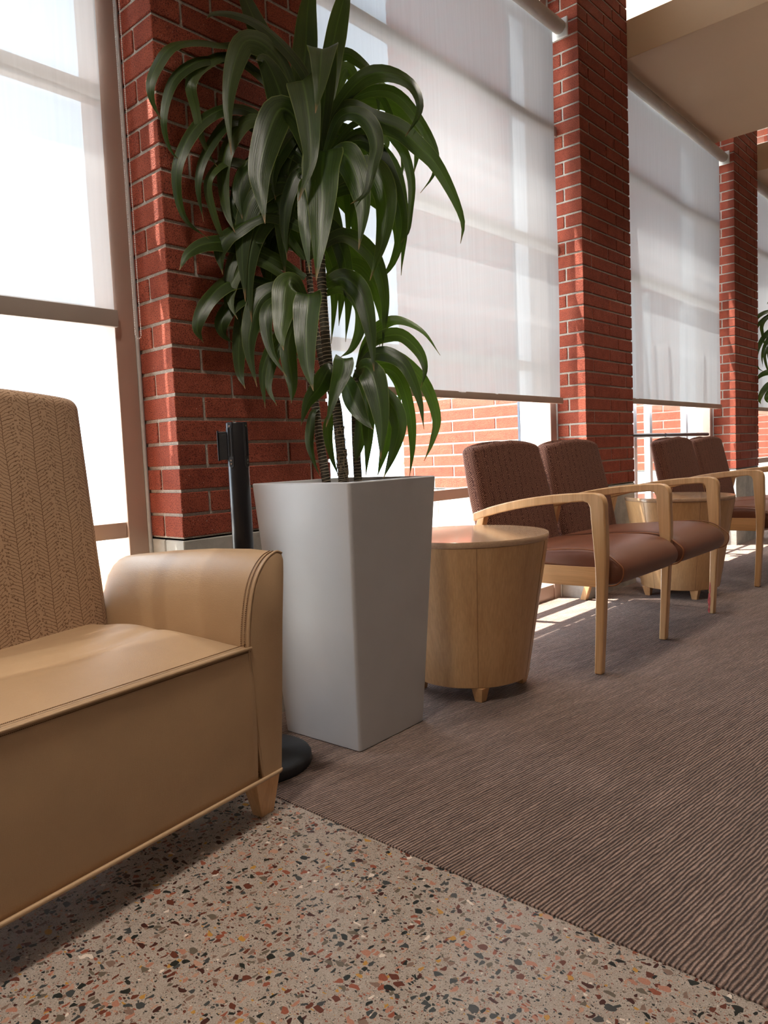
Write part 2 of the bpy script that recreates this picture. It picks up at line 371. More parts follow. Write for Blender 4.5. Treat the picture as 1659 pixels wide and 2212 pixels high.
HEM = plain('hem_bar_cloth', (0.30, 0.25, 0.215), 0.6, 0.0, 0.08, 5, 0.0006, 500)
HEMB = plain('hem_bar_bronze', (0.33, 0.235, 0.18), 0.5, 0.1)
ROLLER = plain('roller_cloth', (0.62, 0.57, 0.50), 0.7)
BRACKET = plain('bracket_plastic', (0.75, 0.73, 0.69), 0.4)
BEAD = plain('steel_bead', (0.75, 0.72, 0.68), 0.3, 0.7)
BLIND = m_blind('sunscreen_cloth')
GLASS = m_glass()
SOFFIT = plain('tan_plaster', (0.56, 0.385, 0.245), 0.62, 0.0, 0.03, 1.2, 0.0004, 40)
CREAM = plain('cream_plaster', (0.66, 0.60, 0.50), 0.8, 0.0, 0.03, 1.0)
WALLP = plain('wall_paint', (0.22, 0.16, 0.12), 0.8, 0.0, 0.04, 0.8)
PLANTER = plain('grey_planter_plastic', (0.56, 0.565, 0.58), 0.36, 0.0, 0.03, 5.0, 0.0006, 25, spec=0.5)
SOIL = plain('potting_soil', (0.05, 0.032, 0.02), 0.95, 0.0, 0.4, 60, 0.004, 80)
BLACK = plain('black_powder_coat', (0.012, 0.012, 0.014), 0.30, 0.0, 0.1)
BLKR = plain('black_rubber', (0.022, 0.023, 0.026), 0.55, 0.0, 0.15, 20, 0.0006, 220)
SCREW = plain('steel_screw', (0.7, 0.7, 0.7), 0.25, 1.0)
LEAF = m_leaf(); LEAF2 = m_leaf('leaf_green_light', (0.028, 0.052, 0.010), (0.080, 0.120, 0.028))

# ------------------------------------------------------------------ room shell
H = 0.0813; ZB = 8.8*H; ZTOP = 4.86
XR, YA, YZ = 7.5, -4.6, 13.5
bm = bmesh.new(); box(bm, -0.32, XR, YA, 1.30, -0.12, 0.0)
struct(obj('floor', bm, TERR), 'polished terrazzo floor with red, black and tan stone chips', 'floor')
bm = bmesh.new(); box(bm, -0.32, XR, 1.30, YZ, -0.12, 0.004)
struct(obj('floor', bm, CARPET, bevel=0.002), 'brown ribbed carpet beyond the terrazzo', 'carpet')
bm = bmesh.new(); box(bm, -0.78, XR, YA, YZ, ZTOP-0.02, ZTOP+0.2)  # runs on outdoors as an added eave that blocks stray clerestory sun
struct(obj('ceiling', bm, CREAM), 'cream upper ceiling above the dropped soffits', 'ceiling')
bm = bmesh.new(); box(bm, XR, XR+0.15, YA, YZ, -0.1, ZTOP); struct(obj('wall_right', bm, WALLP))
bm = bmesh.new(); box(bm, -0.34, XR+0.15, YA-0.15, YA, -0.1, ZTOP); struct(obj('wall_back', bm, WALLP))
bm = bmesh.new(); box(bm, -0.34, XR+0.15, YZ, YZ+0.15, -0.1, ZTOP); struct(obj('wall_front', bm, WALLP))

def pier(y0, label, odd=(0.124, 0.482), even=(0.356, 0.601), w=0.705, XE=-1.52):
    """brick pier with long bricks (3.2 inch courses) over a concrete block base; it runs on outdoors as a fin"""
    root = thing('wall_pier', label, 'brick pier', (0, y0, 0), kind='structure')
    bm = bmesh.new(); box(bm, XE+.006, -0.006, 0.006, w-0.006, ZB-0.01, ZTOP-0.03)
    obj('mortar_joints', bm, MORTAR, root)
    bm = bmesh.new(); nrow = int((ZTOP-ZB)/H); j = 0.0058
    for k in range(nrow):
        z0 = ZB + k*H + j; z1 = ZB + (k+1)*H - j + random.uniform(-.0008, .0008)
        if z1 > ZTOP-0.01: z1 = ZTOP-0.02
        isodd = k % 2 == 1
        wy = [0] + list(odd if isodd else even) + [w]
        nx = [0] + [q_ for q_ in ([-0.305, -0.677, -1.049, -1.421] if isodd else [-0.117, -0.489, -0.861, -1.233]) if q_ > XE+.05] + [XE]
        def jt(): return random.uniform(-.0012, .0012)
        for a, c in zip(wy, wy[1:]):            # the face to the room
            d = 0.115
            if a == 0: d = -nx[1] - j
            cbox(bm, -d, 0+jt(), a+(j if a else 0), c-(j if c < w else 0), z0, z1)
        for i, (a, c) in enumerate(zip(nx, nx[1:])):       # the two window reveals
            if i > 0: cbox(bm, c+(j if i < len(nx)-2 else 0), a-j, 0+jt(), 0.11, z0, z1)
            cbox(bm, c+(j if i < len(nx)-2 else 0), (a-j) if i else -0.13, w-0.11, w+jt(), z0, z1)
    obj('brickwork', bm, BRICK, root)
    bm = bmesh.new()
    for z0, z1, cuts in ((0.0, 0.355, (-0.20, -0.61, -1.02)), (0.358, ZB-0.006, (-0.117, -0.40, -0.81, -1.2))):
        xs = [0] + [q_ for q_ in cuts if q_ > XE+.05] + [XE]
        for a, c in zip(xs, xs[1:]): cbox(bm, c+0.003, a-0.003 if a else 0, 0.0, w, z0, z1, 0.003)
    obj('base_block', bm, BLOCK, root)
    bm = bmesh.new(); box(bm, XE+.02, -0.006, 0.006, w-0.006, 0.0, ZB); obj('base_mortar', bm, MORTAR, root)
    return root
pier(-1.55, 'brick pier left of the frame, beside the first window')
pier(1.389, 'nearest red brick pier with long bricks, behind the potted plant', (0.116, 0.488), (0.239, 0.601), XE=-0.46)
pier(4.328, 'second red brick pier, behind the pair of brown chairs')
pier(7.280, 'third red brick pier, seen past the far chairs at right')
pier(10.22, 'fourth red brick pier, at the far end of the window wall')

def window(i, a, b, label, rails, door=False):
    root = thing('window_%d' % i, label, 'window', (-0.2, a, 0), kind='structure')
    w = b-a; bm = bmesh.new()
    box(bm, -0.13, 0.0, 0.012, 0.086, 0.0, ZTOP-0.03)          # jambs
    box(bm, -0.13, 0.0, w-0.088, w-0.014, 0.0, ZTOP-0.03)
    for (z0, z1) in rails:           # slim upper rails stand close behind the blind cloth
        xa, xb = (-0.075, -0.010) if not 2.1 < z0 < 3.2 else ((-0.045, -0.004) if i in (1, 4) else (0.015, 0.052))
        box(bm, xa, xb, 0.086 if xb < 0 else 0.015, w-(0.088 if xb < 0 else 0.017), z0, z1)
    obj('window_frame', bm, ALU, root, bevel=0.003)
    bm = bmesh.new()                                            # pale outer return of the frame
    box(bm, -0.27, -0.132, w-0.016, w-0.002, 0.0, ZTOP-0.03); box(bm, -0.27, -0.132, 0.002, 0.016, 0.0, ZTOP-0.03)
    obj('outer_return', bm, ALUW, root)
    if i != 1:
      bm = bmesh.new(); box(bm, -0.286, -0.271, w-0.020, w-0.002, 0.0, ZTOP-0.03); obj('gasket', bm, GASKET, root)
    bm = bmesh.new()
    z = [0.0] + [q for r in rails for q in r] + [ZTOP-0.03]
    for z0, z1 in zip(z[0::2], z[1::2]):
        if z1-z0 > 0.05: bm.faces.new([bm.verts.new(q_) for q_ in ((-0.066, 0.086, z0), (-0.066, w-0.088, z0), (-0.066, w-0.088, z1), (-0.066, 0.086, z1))])
    obj('glass_pane', bm, GLASS, root)
    bm = bmesh.new()
    for (y0, y1) in ((0.001, 0.012), (w-0.014, w-0.002)):
        prism(bm, [(-0.02, y0), (0.004, y0), (0.006, (y0+y1)/2), (0.004, y1), (-0.02, y1)], 0.0, ZTOP-0.03, 'z')
    obj('caulk_line', bm, CAULK, root)
    return root
RB = [(0.0, 0.095), (0.722, 0.778), (1.46, 1.51), (2.185, 2.245), (2.90, 2.96), (3.56, 3.66)]
window(4, -4.48, -1.55, 'window bay left of the frame', RB)
window(1, -0.85, 1.389, 'left window with bronze frame behind the tan armchair', RB)
window(2, 2.09, 4.328, 'middle window with bronze rail behind the nearer brown chairs', RB)
window(5, 7.98, 10.22, 'farthest window, at the right edge', RB)
w3 = window(3, 5.036, 7.280, 'glazed door bay behind the farther brown chairs', [(0.0, 0.10), (2.185, 2.245), (2.90, 2.96), (3.56, 3.66)])

# the glass door in the third bay: stiles, rails and a dark push bar in two lengths
dr = thing('door_1', 'exterior glass door with a dark push bar behind the far chairs', 'door', (-0.2, 5.122, 0), kind='structure')
bm = bmesh.new()
box(bm, -0.10, -0.05, 0.50, 0.55, 0.10, 2.185); box(bm, -0.10, -0.05, 0.80, 0.85, 0.10, 2.185)
box(bm, -0.10, -0.05, 1.60, 1.645, 0.10, 2.185); box(bm, -0.10, -0.05, 0.55, 0.80, 0.10, 0.30); box(bm, -0.10, -0.05, 0.85, 1.60, 0.10, 0.30)
obj('door_frame', bm, ALUW, dr, bevel=0.003)
bm = bmesh.new()
tube(bm, [(-0.02, 0.04, 1.047), (-0.02, 1.00, 1.047)], 0.017, 12); box(bm, -0.06, -0.02, 0.06, 0.09, 1.035, 1.06); obj('push_bar', bm, BLACK, dr)
bm = bmesh.new(); tube(bm, [(-0.02, 1.035, 1.047), (-0.02, 2.05, 1.047)], 0.017, 12); box(bm, -0.06, -0.02, 2.00, 2.03, 1.035, 1.06)
obj('push_bar', bm, BLACK, dr)

# dropped soffits between the piers
for n, (a, b) in enumerate(((-0.845, 1.389), (2.094, 4.328), (5.033, 7.280), (7.985, 10.22))):
    bm = bmesh.new()
    x0, x1 = -0.185, 1.75
    prism(bm, [(a+.004, 3.568), (b-0.31, 3.568), (b-0.31, 3.74), (b-.012, 3.74), (b-.012, 3.818), (a+.004, 3.818)], x0, x1, 'x')
    struct(obj('ceiling_soffit', bm, SOFFIT, bevel=0.004),
           ['tan dropped soffit above the left window', 'tan dropped soffit above the middle window', 'tan dropped soffit between the second and third brick piers', 'tan dropped soffit beyond the third brick pier'][n], 'soffit')

# ------------------------------------------------------------------ roller blinds
def blind(y0, y1, xb, ztop, zbot, label, hem=0.035, hemmat=None, seed=0, chain=None, pucker=0.004):
    t = thing('roller_blind', label, 'blind', (xb, y0, zbot), group='roller blinds over the windows')
    w = y1-y0; h = ztop-zbot; rnd = random.Random(seed)
    ph = [rnd.uniform(0, 6.28) for _ in range(8)]
    def fn(u, v):
        y = u*w; z = v*h
        lo = math.exp(-v*7)
        x = 0.004*math.sin(2.2*y+ph[0]+2*v) + 0.003*math.sin(5*v+ph[1]) + lo*pucker*(math.sin(19*y+ph[2])+0.6*math.sin(37*y+ph[3])+.5*math.sin(61*y+ph[4]))
        x += 0.003*math.sin(9*v+3.1*y+ph[5])
        return (x, y, z)
    bm = bmesh.new(); grid_surf(bm, fn, 90, 60)
    obj('blind_cloth', bm, BLIND, t, smooth=True)
    bm = bmesh.new(); prism(bm, [(-0.008, -hem), (0.010, -hem), (0.012, -hem*0.5), (0.009, 0.004), (-0.007, 0.004)], -0.004, w+0.006)
    obj('hem_bar', bm, hemmat or HEMB, t, bevel=0.002)
    bm = bmesh.new(); tube(bm, [(0.036, -0.002, h+0.012), (0.036, w+0.02, h+0.012)], 0.040, 32)
    obj('roller_tube', bm, ROLLER, t, smooth=True).data.shade_smooth()
    for yy in (-0.02, w+0.022):
        bm = bmesh.new(); cbox(bm, -0.022, 0.088, yy, yy+0.012, h-0.050, h+0.062, 0.003); obj('bracket', bm, BRACKET, t)
    if chain:
        bm = bmesh.new(); (cy, dx, zb) = chain
        path = []; step = 0.0062; z = h
        ya, yb = cy-0.010, cy+0.011
        while z > zb+0.012: path.append((dx, ya, z)); z -= step
        for k in range(1, 5): path.append((dx, cy-0.010*math.cos(k*PI/5)+0.0005, zb+0.012-0.012*math.sin(k*PI/5)))
        z = zb+0.012
        while z < h: path.append((dx, yb, z)); z += step
        for p in path:
            bmesh.ops.create_uvsphere(bm, u_segments=6, v_segments=4, radius=0.0024, matrix=Matrix.Translation(p))
        tube(bm, [(dx, ya, h), (dx, ya, zb+0.012)], 0.0006, 4); tube(bm, [(dx, yb, h), (dx, yb, zb+0.012)], 0.0006, 4)
        obj('bead_chain', bm, BEAD, t)
    return t
blind(-0.76, 1.298, -0.188, 3.46, 1.495, 'pale roller blind over the left window, dark hem bar and bead chain', 0.053, HEM, 1, (2.088, 0.088, -0.10))
blind(2.12, 4.245, -0.125, 3.50, 1.285, 'pale roller blind over the middle window, hanging behind the potted plant', 0.034, HEMB, 2)
blind(5.07, 7.215, -0.115, 3.51, 1.312, 'pinkish roller blind between the second and third brick piers', 0.036, HEMB, 3)
blind(8.01, 10.15, -0.115, 3.51, 1.312, 'farthest roller blind, cut off by the right edge', 0.036, HEMB, 4)
blind(-4.40, -1.63, -0.188, 3.46, 1.495, 'roller blind beyond the left edge', 0.053, HEM, 5)

# ------------------------------------------------------------------ outdoors
bm = bmesh.new(); box(bm, -30, -0.33, -20, 40, -0.2, -0.06)
struct(obj('ground', bm, PAVE), 'bright sunlit concrete pavement outside the windows', 'pavement')
bm = bmesh.new()
rnd = random.Random(5)
for k in range(420):
    a = rnd.uniform(0, 2*PI); r = 0.75*math.sqrt(rnd.random()); z = rnd.uniform(0.15, 1.9)
    r *= (1.0-0.35*abs(z-1.0)); p = Vector((r*math.cos(a), r*math.sin(a), z)); s = rnd.uniform(0.05, 0.1)
    ax = Vector((rnd.uniform(-1, 1), rnd.uniform(-1, 1), rnd.uniform(-1, 1))).normalized(); bx = ax.orthogonal()
    bm.faces.new([bm.verts.new(p+ax*s), bm.verts.new(p+bx*s*.4), bm.verts.new(p-ax*s), bm.verts.new(p-bx*s*.4)])
sh = thing('garden_shrub', 'green shrub outside, glimpsed between the plant leaves and the brick fin', 'shrub', (-4.1, 8.3, -0.06))
obj('foliage', bm, LEAF2, sh)
bm = bmesh.new(); tube(bm, [(0, 0, 0), (0.03, 0.02, 0.7), (0, -0.02, 1.5)], [0.03, 0.02, 0.008], 8); obj('stem', bm, plain('bark', (0.15, 0.1, 0.07), 0.9), sh)

# ------------------------------------------------------------------ planter
def planter(cx, cy, label, h=0.888, hb=0.176, ht=0.230, rz=math.radians(2.5)):
    t = thing('tall_planter', label, 'planter', (cx, cy, 0.004), rz, group='square grey planters')
    bm = bmesh.new()
    def ring(hs, z, r, nn=5):
        pts = []
        for (sx, sy, a0) in ((1, 1, 0), (-1, 1, 90), (-1, -1, 180), (1, -1, 270)):
            for k in range(nn+1):
                a = math.radians(a0+90*k/nn); pts.append(bm.verts.new((sx*(hs-r)+r*math.cos(a), sy*(hs-r)+r*math.sin(a), z)))
        return pts
    zs = [(hb-0.004, 0.0, .010), (hb, 0.004, .012)] + [(hb+(ht-hb)*(k/8), 0.004+(h-0.008)*k/8, .012) for k in range(1, 9)] + [(ht-0.003, h, .010), (ht-0.012, h, .008), (ht-0.015, h-0.004, .008), (ht-0.020, h-0.10, .008)]
    R = [ring(*z) for z in zs]
    for a, b in zip(R, R[1:]):
        n = len(a)
        for i in range(n): bm.faces.new([a[i], a[(i+1) % n], b[(i+1) % n], b[i]])
    bm.faces.new(R[0][::-1])
    po_ = obj('planter_body', bm, PLANTER, t, smooth=True); po_.modifiers.new('es', 'EDGE_SPLIT').split_angle = math.radians(35)
    bm = bmesh.new(); rn = random.Random(3)
    grid_surf(bm, lambda u, v: ((u-.5)*2*(ht-0.022), (v-.5)*2*(ht-0.022), h-0.045+rn.uniform(-.004, .004)), 14, 14)
    obj('soil', bm, SOIL, t)
    for sx in (-1, 1):
        for sy in (-1, 1):
            bm = bmesh.new(); box(bm, sx*(hb-.03)-.012, sx*(hb-.03)+.012, sy*(hb-.03)-.012, sy*(hb-.03)+.012, -0.004, 0.002); obj('foot', bm, BLKR, t)
    return t
planter(0.333, 1.838, 'tall tapered grey planter holding the nearest dracaena')

# ------------------------------------------------------------------ stanchion
st = thing('stanchion_post', 'black retractable-belt stanchion post between the armchair and the grey planter', 'stanchion', (0.30, 1.41, 0.002))
bm = bmesh.new(); lathe(bm, [(0.178, 0.0), (0.180, 0.006), (0.180, 0.026), (0.176, 0.033), (0.165, 0.037), (0.05, 0.052), (0.036, 0.056)], 64)
obj('base', bm, BLKR, st, smooth=True).data.shade_smooth()
bm = bmesh.new(); lathe(bm, [(0.0325, 0.05), (0.0325, 1.086), (0.031, 1.089), (0.024, 1.089), (0.022, 1.083)], 48)
obj('pole', bm, BLACK, st, smooth=True)
cam_ang = math.atan2(-1.41, 2.18177-0.30)
for k, off in enumerate((-38, 52, 142, 232)):
    a = cam_ang + math.radians(off); ca, sa = math.cos(a), math.sin(a)
    bm = bmesh.new()
    def q(r, s, z): return (r*ca - s*sa, r*sa + s*ca, z)
    def bx(r0, r1, s0, s1, z0, z1, B=None):
        B = B or bm
        v = [B.verts.new(q(r, s, z)) for (r, s, z) in [(r0,s0,z0),(r1,s0,z0),(r1,s1,z0),(r0,s1,z0),(r0,s0,z1),(r1,s0,z1),(r1,s1,z1),(r0,s1,z1)]]
        for f in [(0,3,2,1),(4,5,6,7),(0,1,5,4),(1,2,6,5),(2,3,7,6),(3,0,4,7)]: B.faces.new([v[i] for i in f])
    bx(0.030, 0.0345, -0.009, 0.009, 0.958, 1.089); bx(0.0345, 0.037, -0.0075, -0.004, 0.985, 1.072); bx(0.0345, 0.037, 0.004, 0.0075, 0.985, 1.072)
    tube(bm, [q(0.030, 0, 0.958), q(0.0345, 0, 0.958)], 0.009, 16)
    rc = obj('belt_slot', bm, BLKR, st, bevel=0.0008)
    for z in (1.077, 0.972, 0.962):
        bm = bmesh.new(); tube(bm, [q(0.034, 0, z), q(0.0362, 0, z)], 0.0032, 10); obj('screw', bm, SCREW, rc)
a = cam_ang + math.radians(-95); ca, sa = math.cos(a), math.sin(a)
bm = bmesh.new(); bx(0.030, 0.056, -0.011, 0.011, 0.975, 1.062); bx(0.056, 0.060, -0.016, 0.016, 0.972, 1.065)
obj('belt_clip', bm, BLKR, st, bevel=0.002)

# ------------------------------------------------------------------ wide tan armchair
ac = thing('wide_armchair', 'wide tan vinyl armchair with feather-patterned back, cut off by the left edge', 'armchair', (0.61, 1.265, 0), math.radians(8.0))
WD = 1.30
def arm_ring(x, side=1, scale=1.0, zt=0.0):
    """outline of the arm, seen from the front: flared outer side, rounded top rolling to the inside"""
    P = [(0.0, 0.115), (0.020, 0.30), (0.040, 0.52), (0.055, 0.66), (0.057, 0.695), (0.050, 0.712), (0.030, 0.719), (0.004, 0.712), (-0.022, 0.695), (-0.047, 0.668),
         (-0.066, 0.634), (-0.080, 0.59), (-0.091, 0.53), (-0.096, 0.47), (-0.093, 0.35), (-0.082, 0.22), (-0.068, 0.115)]
    return [(x, side*y, z + (zt if z > 0.6 else zt*max(0, (z-.115)/.5))) for (y, z) in P]
def arm(side):
    y0 = 0 if side == 1 else -WD
    bm = bmesh.new(); xs = [0.0, -0.003, -0.012, -0.10, -0.25, -0.42, -0.60, -0.74]
    zt = [-0.006, -0.001, 0.0, 0.004, 0.0, -0.012, -0.03, -0.05]
    shr = [0.90, 0.97, 1.0, 1.02, 1.03, 1.03, 1.0, 0.9]
    R = []
    for x, dz, s in zip(xs, zt, shr):
        ring = arm_ring(x, side, 1, dz); cyy = -0.018*side
        R.append([bm.verts.new((p[0], y0 + cyy + (p[1]-cyy)*(s if 0.2 < p[2] else 1.0), p[2])) for p in ring])
    for a, b in zip(R, R[1:]):
        n = len(a)
        for i in range(n): bm.faces.new([a[i], a[(i+1) % n], b[(i+1) % n], b[i]])
    bm.faces.new(R[0]); bm.faces.new(R[-1][::-1])
    o = obj('armrest', bm, TAN, ac, smooth=True)
    o.data.shade_smooth(); me = o.modifiers.new('es', 'EDGE_SPLIT'); me.split_angle = math.radians(55)
    # twin stitched seam round the front of the arm
    for off, rad, mt, nm in ((0.016, 0.0016, STITCH, 'stitching'), (0.028, 0.0013, STITCH, 'stitching')):
        bm = bmesh.new(); ring = arm_ring(-off, side)[6:]
        for i in range(len(ring)): 
            p = ring[i]; ring[i] = (p[0], y0+p[1]*1.03-0.0012*side+0.000, p[2]+0.0012)
        pts = spline(ring, 110)
        for i in range(0, 110, 1):
            a, c = pts[i], pts[i].lerp(pts[i+1], 0.62); tube(bm, [a, c], rad, 5)
        obj(nm, bm, mt, o)
    bm = bmesh.new(); ring = arm_ring(-0.004, side)[5:]; ring = [(p[0], y0+p[1], p[2]+.0005) for p in ring]
    tube(bm, spline(ring, 60), 0.0035, 8); obj('piping', bm, TAN, o, smooth=True)
    return o
arm(1); 
lf = arm(-1)
# front apron + seat as one upholstered body
def seat_fn(u, v):
    yy = -0.088 - u*(WD-0.176); s = (u-.5)*2
    if v < 0.30:      # front panel upward
        t = v/0.30; z = 0.118 + t*(0.478-0.118); x = -0.004 - 0.010*math.sin(t*PI)*0 + 0.006*math.sin(t*PI)
        return (x, yy, z)
    t = (v-0.30)/0.70
    edge = min(1.0, (1-abs(s))*7.0); crown = math.sin(min(1, t*1.25+.02)*PI*0.72)
    x = -0.004 - t*0.66
    z = 0.478 + 0.050*crown*math.sqrt(max(edge, 0)) + 0.006*math.sin(9*yy+4*t) * edge*t - 0.02*t*t
    # a soft crease running across the seat
    z -= 0.010*math.exp(-((t-0.55-0.18*math.sin(3*yy))/0.05)**2)*edge
    return (x, yy, z)
bm = bmesh.new(); grid_surf(bm, seat_fn, 60, 70)
o = obj('seat', bm, TAN, ac, smooth=True); o.data.shade_smooth(); me = o.modifiers.new('es', 'EDGE_SPLIT'); me.split_angle = math.radians(50)
md = o.modifiers.new('thick', 'SOLIDIFY'); md.thickness = 0.02; md.offset = -1 if True else 1
for (dx, dz) in ((-0.016, 0.0035), (-0.002, -0.010)):
    bm = bmesh.new(); N = 300
    for i in range(N):
        ya = -0.092 - i/N*(WD-0.184); yb = ya - 0.60/N*(WD-0.184)
        tube(bm, [(dx, ya, 0.4795+dz+ (0.004 if dz > 0 else 0)), (dx, yb, 0.4795+dz+(0.004 if dz > 0 else 0))], 0.0013, 4)
    obj('stitching', bm, STITCH, o)
bm = bmesh.new(); tube(bm, [(0.0, -0.09, 0.479), (0.0, -WD+0.09, 0.479)], 0.0038, 8); obj('piping', bm, TAN, o, smooth=True)
bm = bmesh.new()
box(bm, -0.70, -0.02, -WD+0.05, -0.05, 0.125, 0.42)
obj('seat_base', bm, TAN, ac)
bm = bmesh.new(); tube(bm, [(-0.70, 0.0, 0.115), (0.0, 0.0, 0.115), (0.002, -0.01, 0.115), (0.002, -WD+0.01, 0.115), (0.0, -WD, 0.115), (-0.7, -WD, 0.115)], 0.0055, 8)
obj('piping', bm, TAN, ac, smooth=True)
# back cushion
def back_fn(W0, W1, z0, z1, xb0, xb1, th, y_c, n=2.6):
    """closed loft; returns point for (u round, v up)"""
    def fn(u, v):
        w = (W0+(W1-W0)*v)/2; a = 2*PI*u
        ca, sa = math.cos(a), math.sin(a)
        px = math.copysign(abs(ca)**(2/n), ca); py = math.copysign(abs(sa)**(2/6.0), sa)
        return (xb0+(xb1-xb0)*v + th*px, y_c + w*py, z0+(z1-z0)*v)
    return fn
def cushion(name, mat, parent, W0, W1, z0, z1, xb0, xb1, th, yc, crown=0.0, bulge=0.0, rnd=0.04, nu=96, nv=36):
    bm = bmesh.new(); uvl = bm.loops.layers.uv.verify()
    rings = []; uvs = []
    prof = []
    for j in range(nv+1):
        v = j/nv; prof.append((v, 1.0))
    steps = [(v, 1.0) for v in [k/nv for k in range(nv+1)]] + [(1.0, 0.0)]
    ex = []
    for k in range(1, 8):
        a = k/8*PI/2; ex.append((1.0, a))
    allr = [(v, 0.0) for v, _ in steps[:-1]] + ex
    vlen = 0
    for (v, a) in allr:
        w = (W0+(W1-W0)*v)/2 + bulge*math.sin(PI*v); xc = xb0+(xb1-xb0)*v; z = z0+(z1-z0-rnd)*v
        shr = 0
        if a > 0: z += rnd*math.sin(a); shr = rnd*(1-math.cos(a))
        row = []; uvr = []; L = 0; prev = None
        for i in range(nu):
            t = 2*PI*i/nu - PI; ca, sa = math.cos(t), math.sin(t)
            px = math.copysign(abs(ca)**0.55, ca); py = math.copysign(abs(sa)**0.30, sa)
            if i == 0: px = -1; py = 0
            yy = py*(w-shr*0.8)
            xx = px*(th-min(shr, th*0.75)) * (1.0 + 0.0)
            zz = z + crown*(1-(yy/w)**2)*(v**3)
            if px > 0: xx += 0.25*th*(1-(yy/w)**2)
            p = Vector((xc+xx, yc+yy, zz)); row.append(p)
            if prev is not None: L += (p-prev).length
            prev = p; uvr.append(L)
        L += (row[0]-row[-1]).length; uvr.append(L)
        mid = L/2; rings.append(row); uvs.append([x-mid for x in uvr])
    VV = [[bm.verts.new(p) for p in r] for r in rings]
    vz = [0.0]
    for j in range(1, len(rings)): vz.append(vz[-1] + (rings[j][nu//2]-rings[j-1][nu//2]).length)
    for j in range(len(rings)-1):
        for i in range(nu):
            k = (i+1) % nu
            f = bm.faces.new([VV[j][i], VV[j][k], VV[j+1][k], VV[j+1][i]])
            for l, (ii, jj) in zip(f.loops, ((i, j), (i+1, j), (i+1, j+1), (i, j+1))): l[uvl].uv = (uvs[jj][ii]+5.0, vz[jj]+5.0)
    f = bm.faces.new(VV[-1])
    for l in f.loops: l[uvl].uv = (l.vert.co.y+5.0, vz[-1]+5.0+(-l.vert.co.x+rings[-1][nu//2].x))
    f = bm.faces.new(VV[0][::-1])
    for l in f.loops: l[uvl].uv = (l.vert.co.y+5.0, 5.0)
    o = obj(name, bm, mat, parent, smooth=True)
    return o
cushion('backrest', FEATHER, ac, WD-0.165, WD-0.180, 0.42, 1.180, -0.640, -0.710, 0.070, -WD/2, crown=0.03, rnd=0.035)
for (fx, fy) in ((0, 0), (0, -WD), (-0.70, 0), (-0.70, -WD)):
    bm = bmesh.new(); sx = -1 if fx == 0 else 1; sy = -1 if fy == 0 else 1
    T = [(fx+sx*.004, fy+sy*.0), (fx+sx*.062, fy+sy*.0), (fx+sx*.062, fy+sy*.098), (fx+sx*.004, fy+sy*.098)]
    Bt = [(fx+sx*.020, fy+sy*.018), (fx+sx*.055, fy+sy*.018), (fx+sx*.055, fy+sy*.066), (fx+sx*.020, fy+sy*.066)]
    A = [bm.verts.new((*p, 0.0)) for p in Bt]; B_ = [bm.verts.new((*p, 0.116)) for p in T]
    bm.faces.new(A); bm.faces.new(B_[::-1])
    for i in range(4): bm.faces.new([A[i], A[(i+1) % 4], B_[(i+1) % 4], B_[i]])
    obj('foot', bm, WOOD, ac, bevel=0.002)

# ------------------------------------------------------------------ drum side tables
def drum_table(y, label, x=0.40):
    t = thing('drum_side_table', label, 'side table', (x, y, 0.004), group='round maple side tables')
    bm = bmesh.new(); R, r, zt, zb = 0.328, 0.236, 0.612, 0.058
    prof = [(r-0.004, zb), (r, zb+0.003)] + [(r+(R-r)*k/10, zb+0.003+(zt-zb-0.003)*k/10) for k in range(1, 11)]
    lathe(bm, prof, 96)
    bd = obj('drum', bm, VEN, t, smooth=True); e = bd.modifiers.new('es', 'EDGE_SPLIT'); e.split_angle = math.radians(40)
    bm = bmesh.new()                      # veneer joints running up the drum
    for deg in (-48, 12, 72, 132, 192, 252):
        a = math.radians(deg); c, s = math.cos(a), math.sin(a)
        tube(bm, [((r+.0002)*c, (r+.0002)*s, zb+.004), ((R+.0002)*c, (R+.0002)*s, zt-.002)], 0.0009, 4)
    obj('veneer_joint', bm, plain('joint_line', (0.30, 0.16, 0.07), 0.6), bd)
    bm = bmesh.new(); lathe(bm, [(R-0.006, zt), (R+0.001, zt+0.001), (R+0.003, zt+0.004), (R+0.003, zt+0.021), (R+0.001, zt+0.024), (0.001, zt+0.024)], 96)
    e = obj('table_top', bm, m_top, t, smooth=True); e2 = e.modifiers.new('es', 'EDGE_SPLIT'); e2.split_angle = math.radians(40)
    for (sx, sy) in ((1, -1), (1, 1), (-1, -1), (-1, 1)):
        bm = bmesh.new(); cx, cy = sx*0.150, sy*0.150
        tp = [(cx-.026, cy-.026), (cx+.026, cy-.026), (cx+.026, cy+.026), (cx-.026, cy+.026)]
        bt = [(cx*.98-.016, cy*.98-.016), (cx*.98+.016, cy*.98-.016), (cx*.98+.016, cy*.98+.016), (cx*.98-.016, cy*.98+.016)]
        A = [bm.verts.new((*p, 0.0)) for p in bt]; B_ = [bm.verts.new((*p, zb+0.001)) for p in tp]
        bm.faces.new(A); bm.faces.new(B_[::-1])
        for i in range(4): bm.faces.new([A[i], A[(i+1) % 4], B_[(i+1) % 4], B_[i]])
        obj('foot', bm, WOOD, t, bevel=0.0015)
    return t
m_top = m_wood('table_top_laminate', 1, (0.48, 0.31, 0.19), (0.58, 0.39, 0.25), 0.12)
drum_table(2.46, 'round maple drum table beside the grey planter, in front of the nearer chairs')
drum_table(4.78, 'round maple drum table standing between the two pairs of brown chairs')

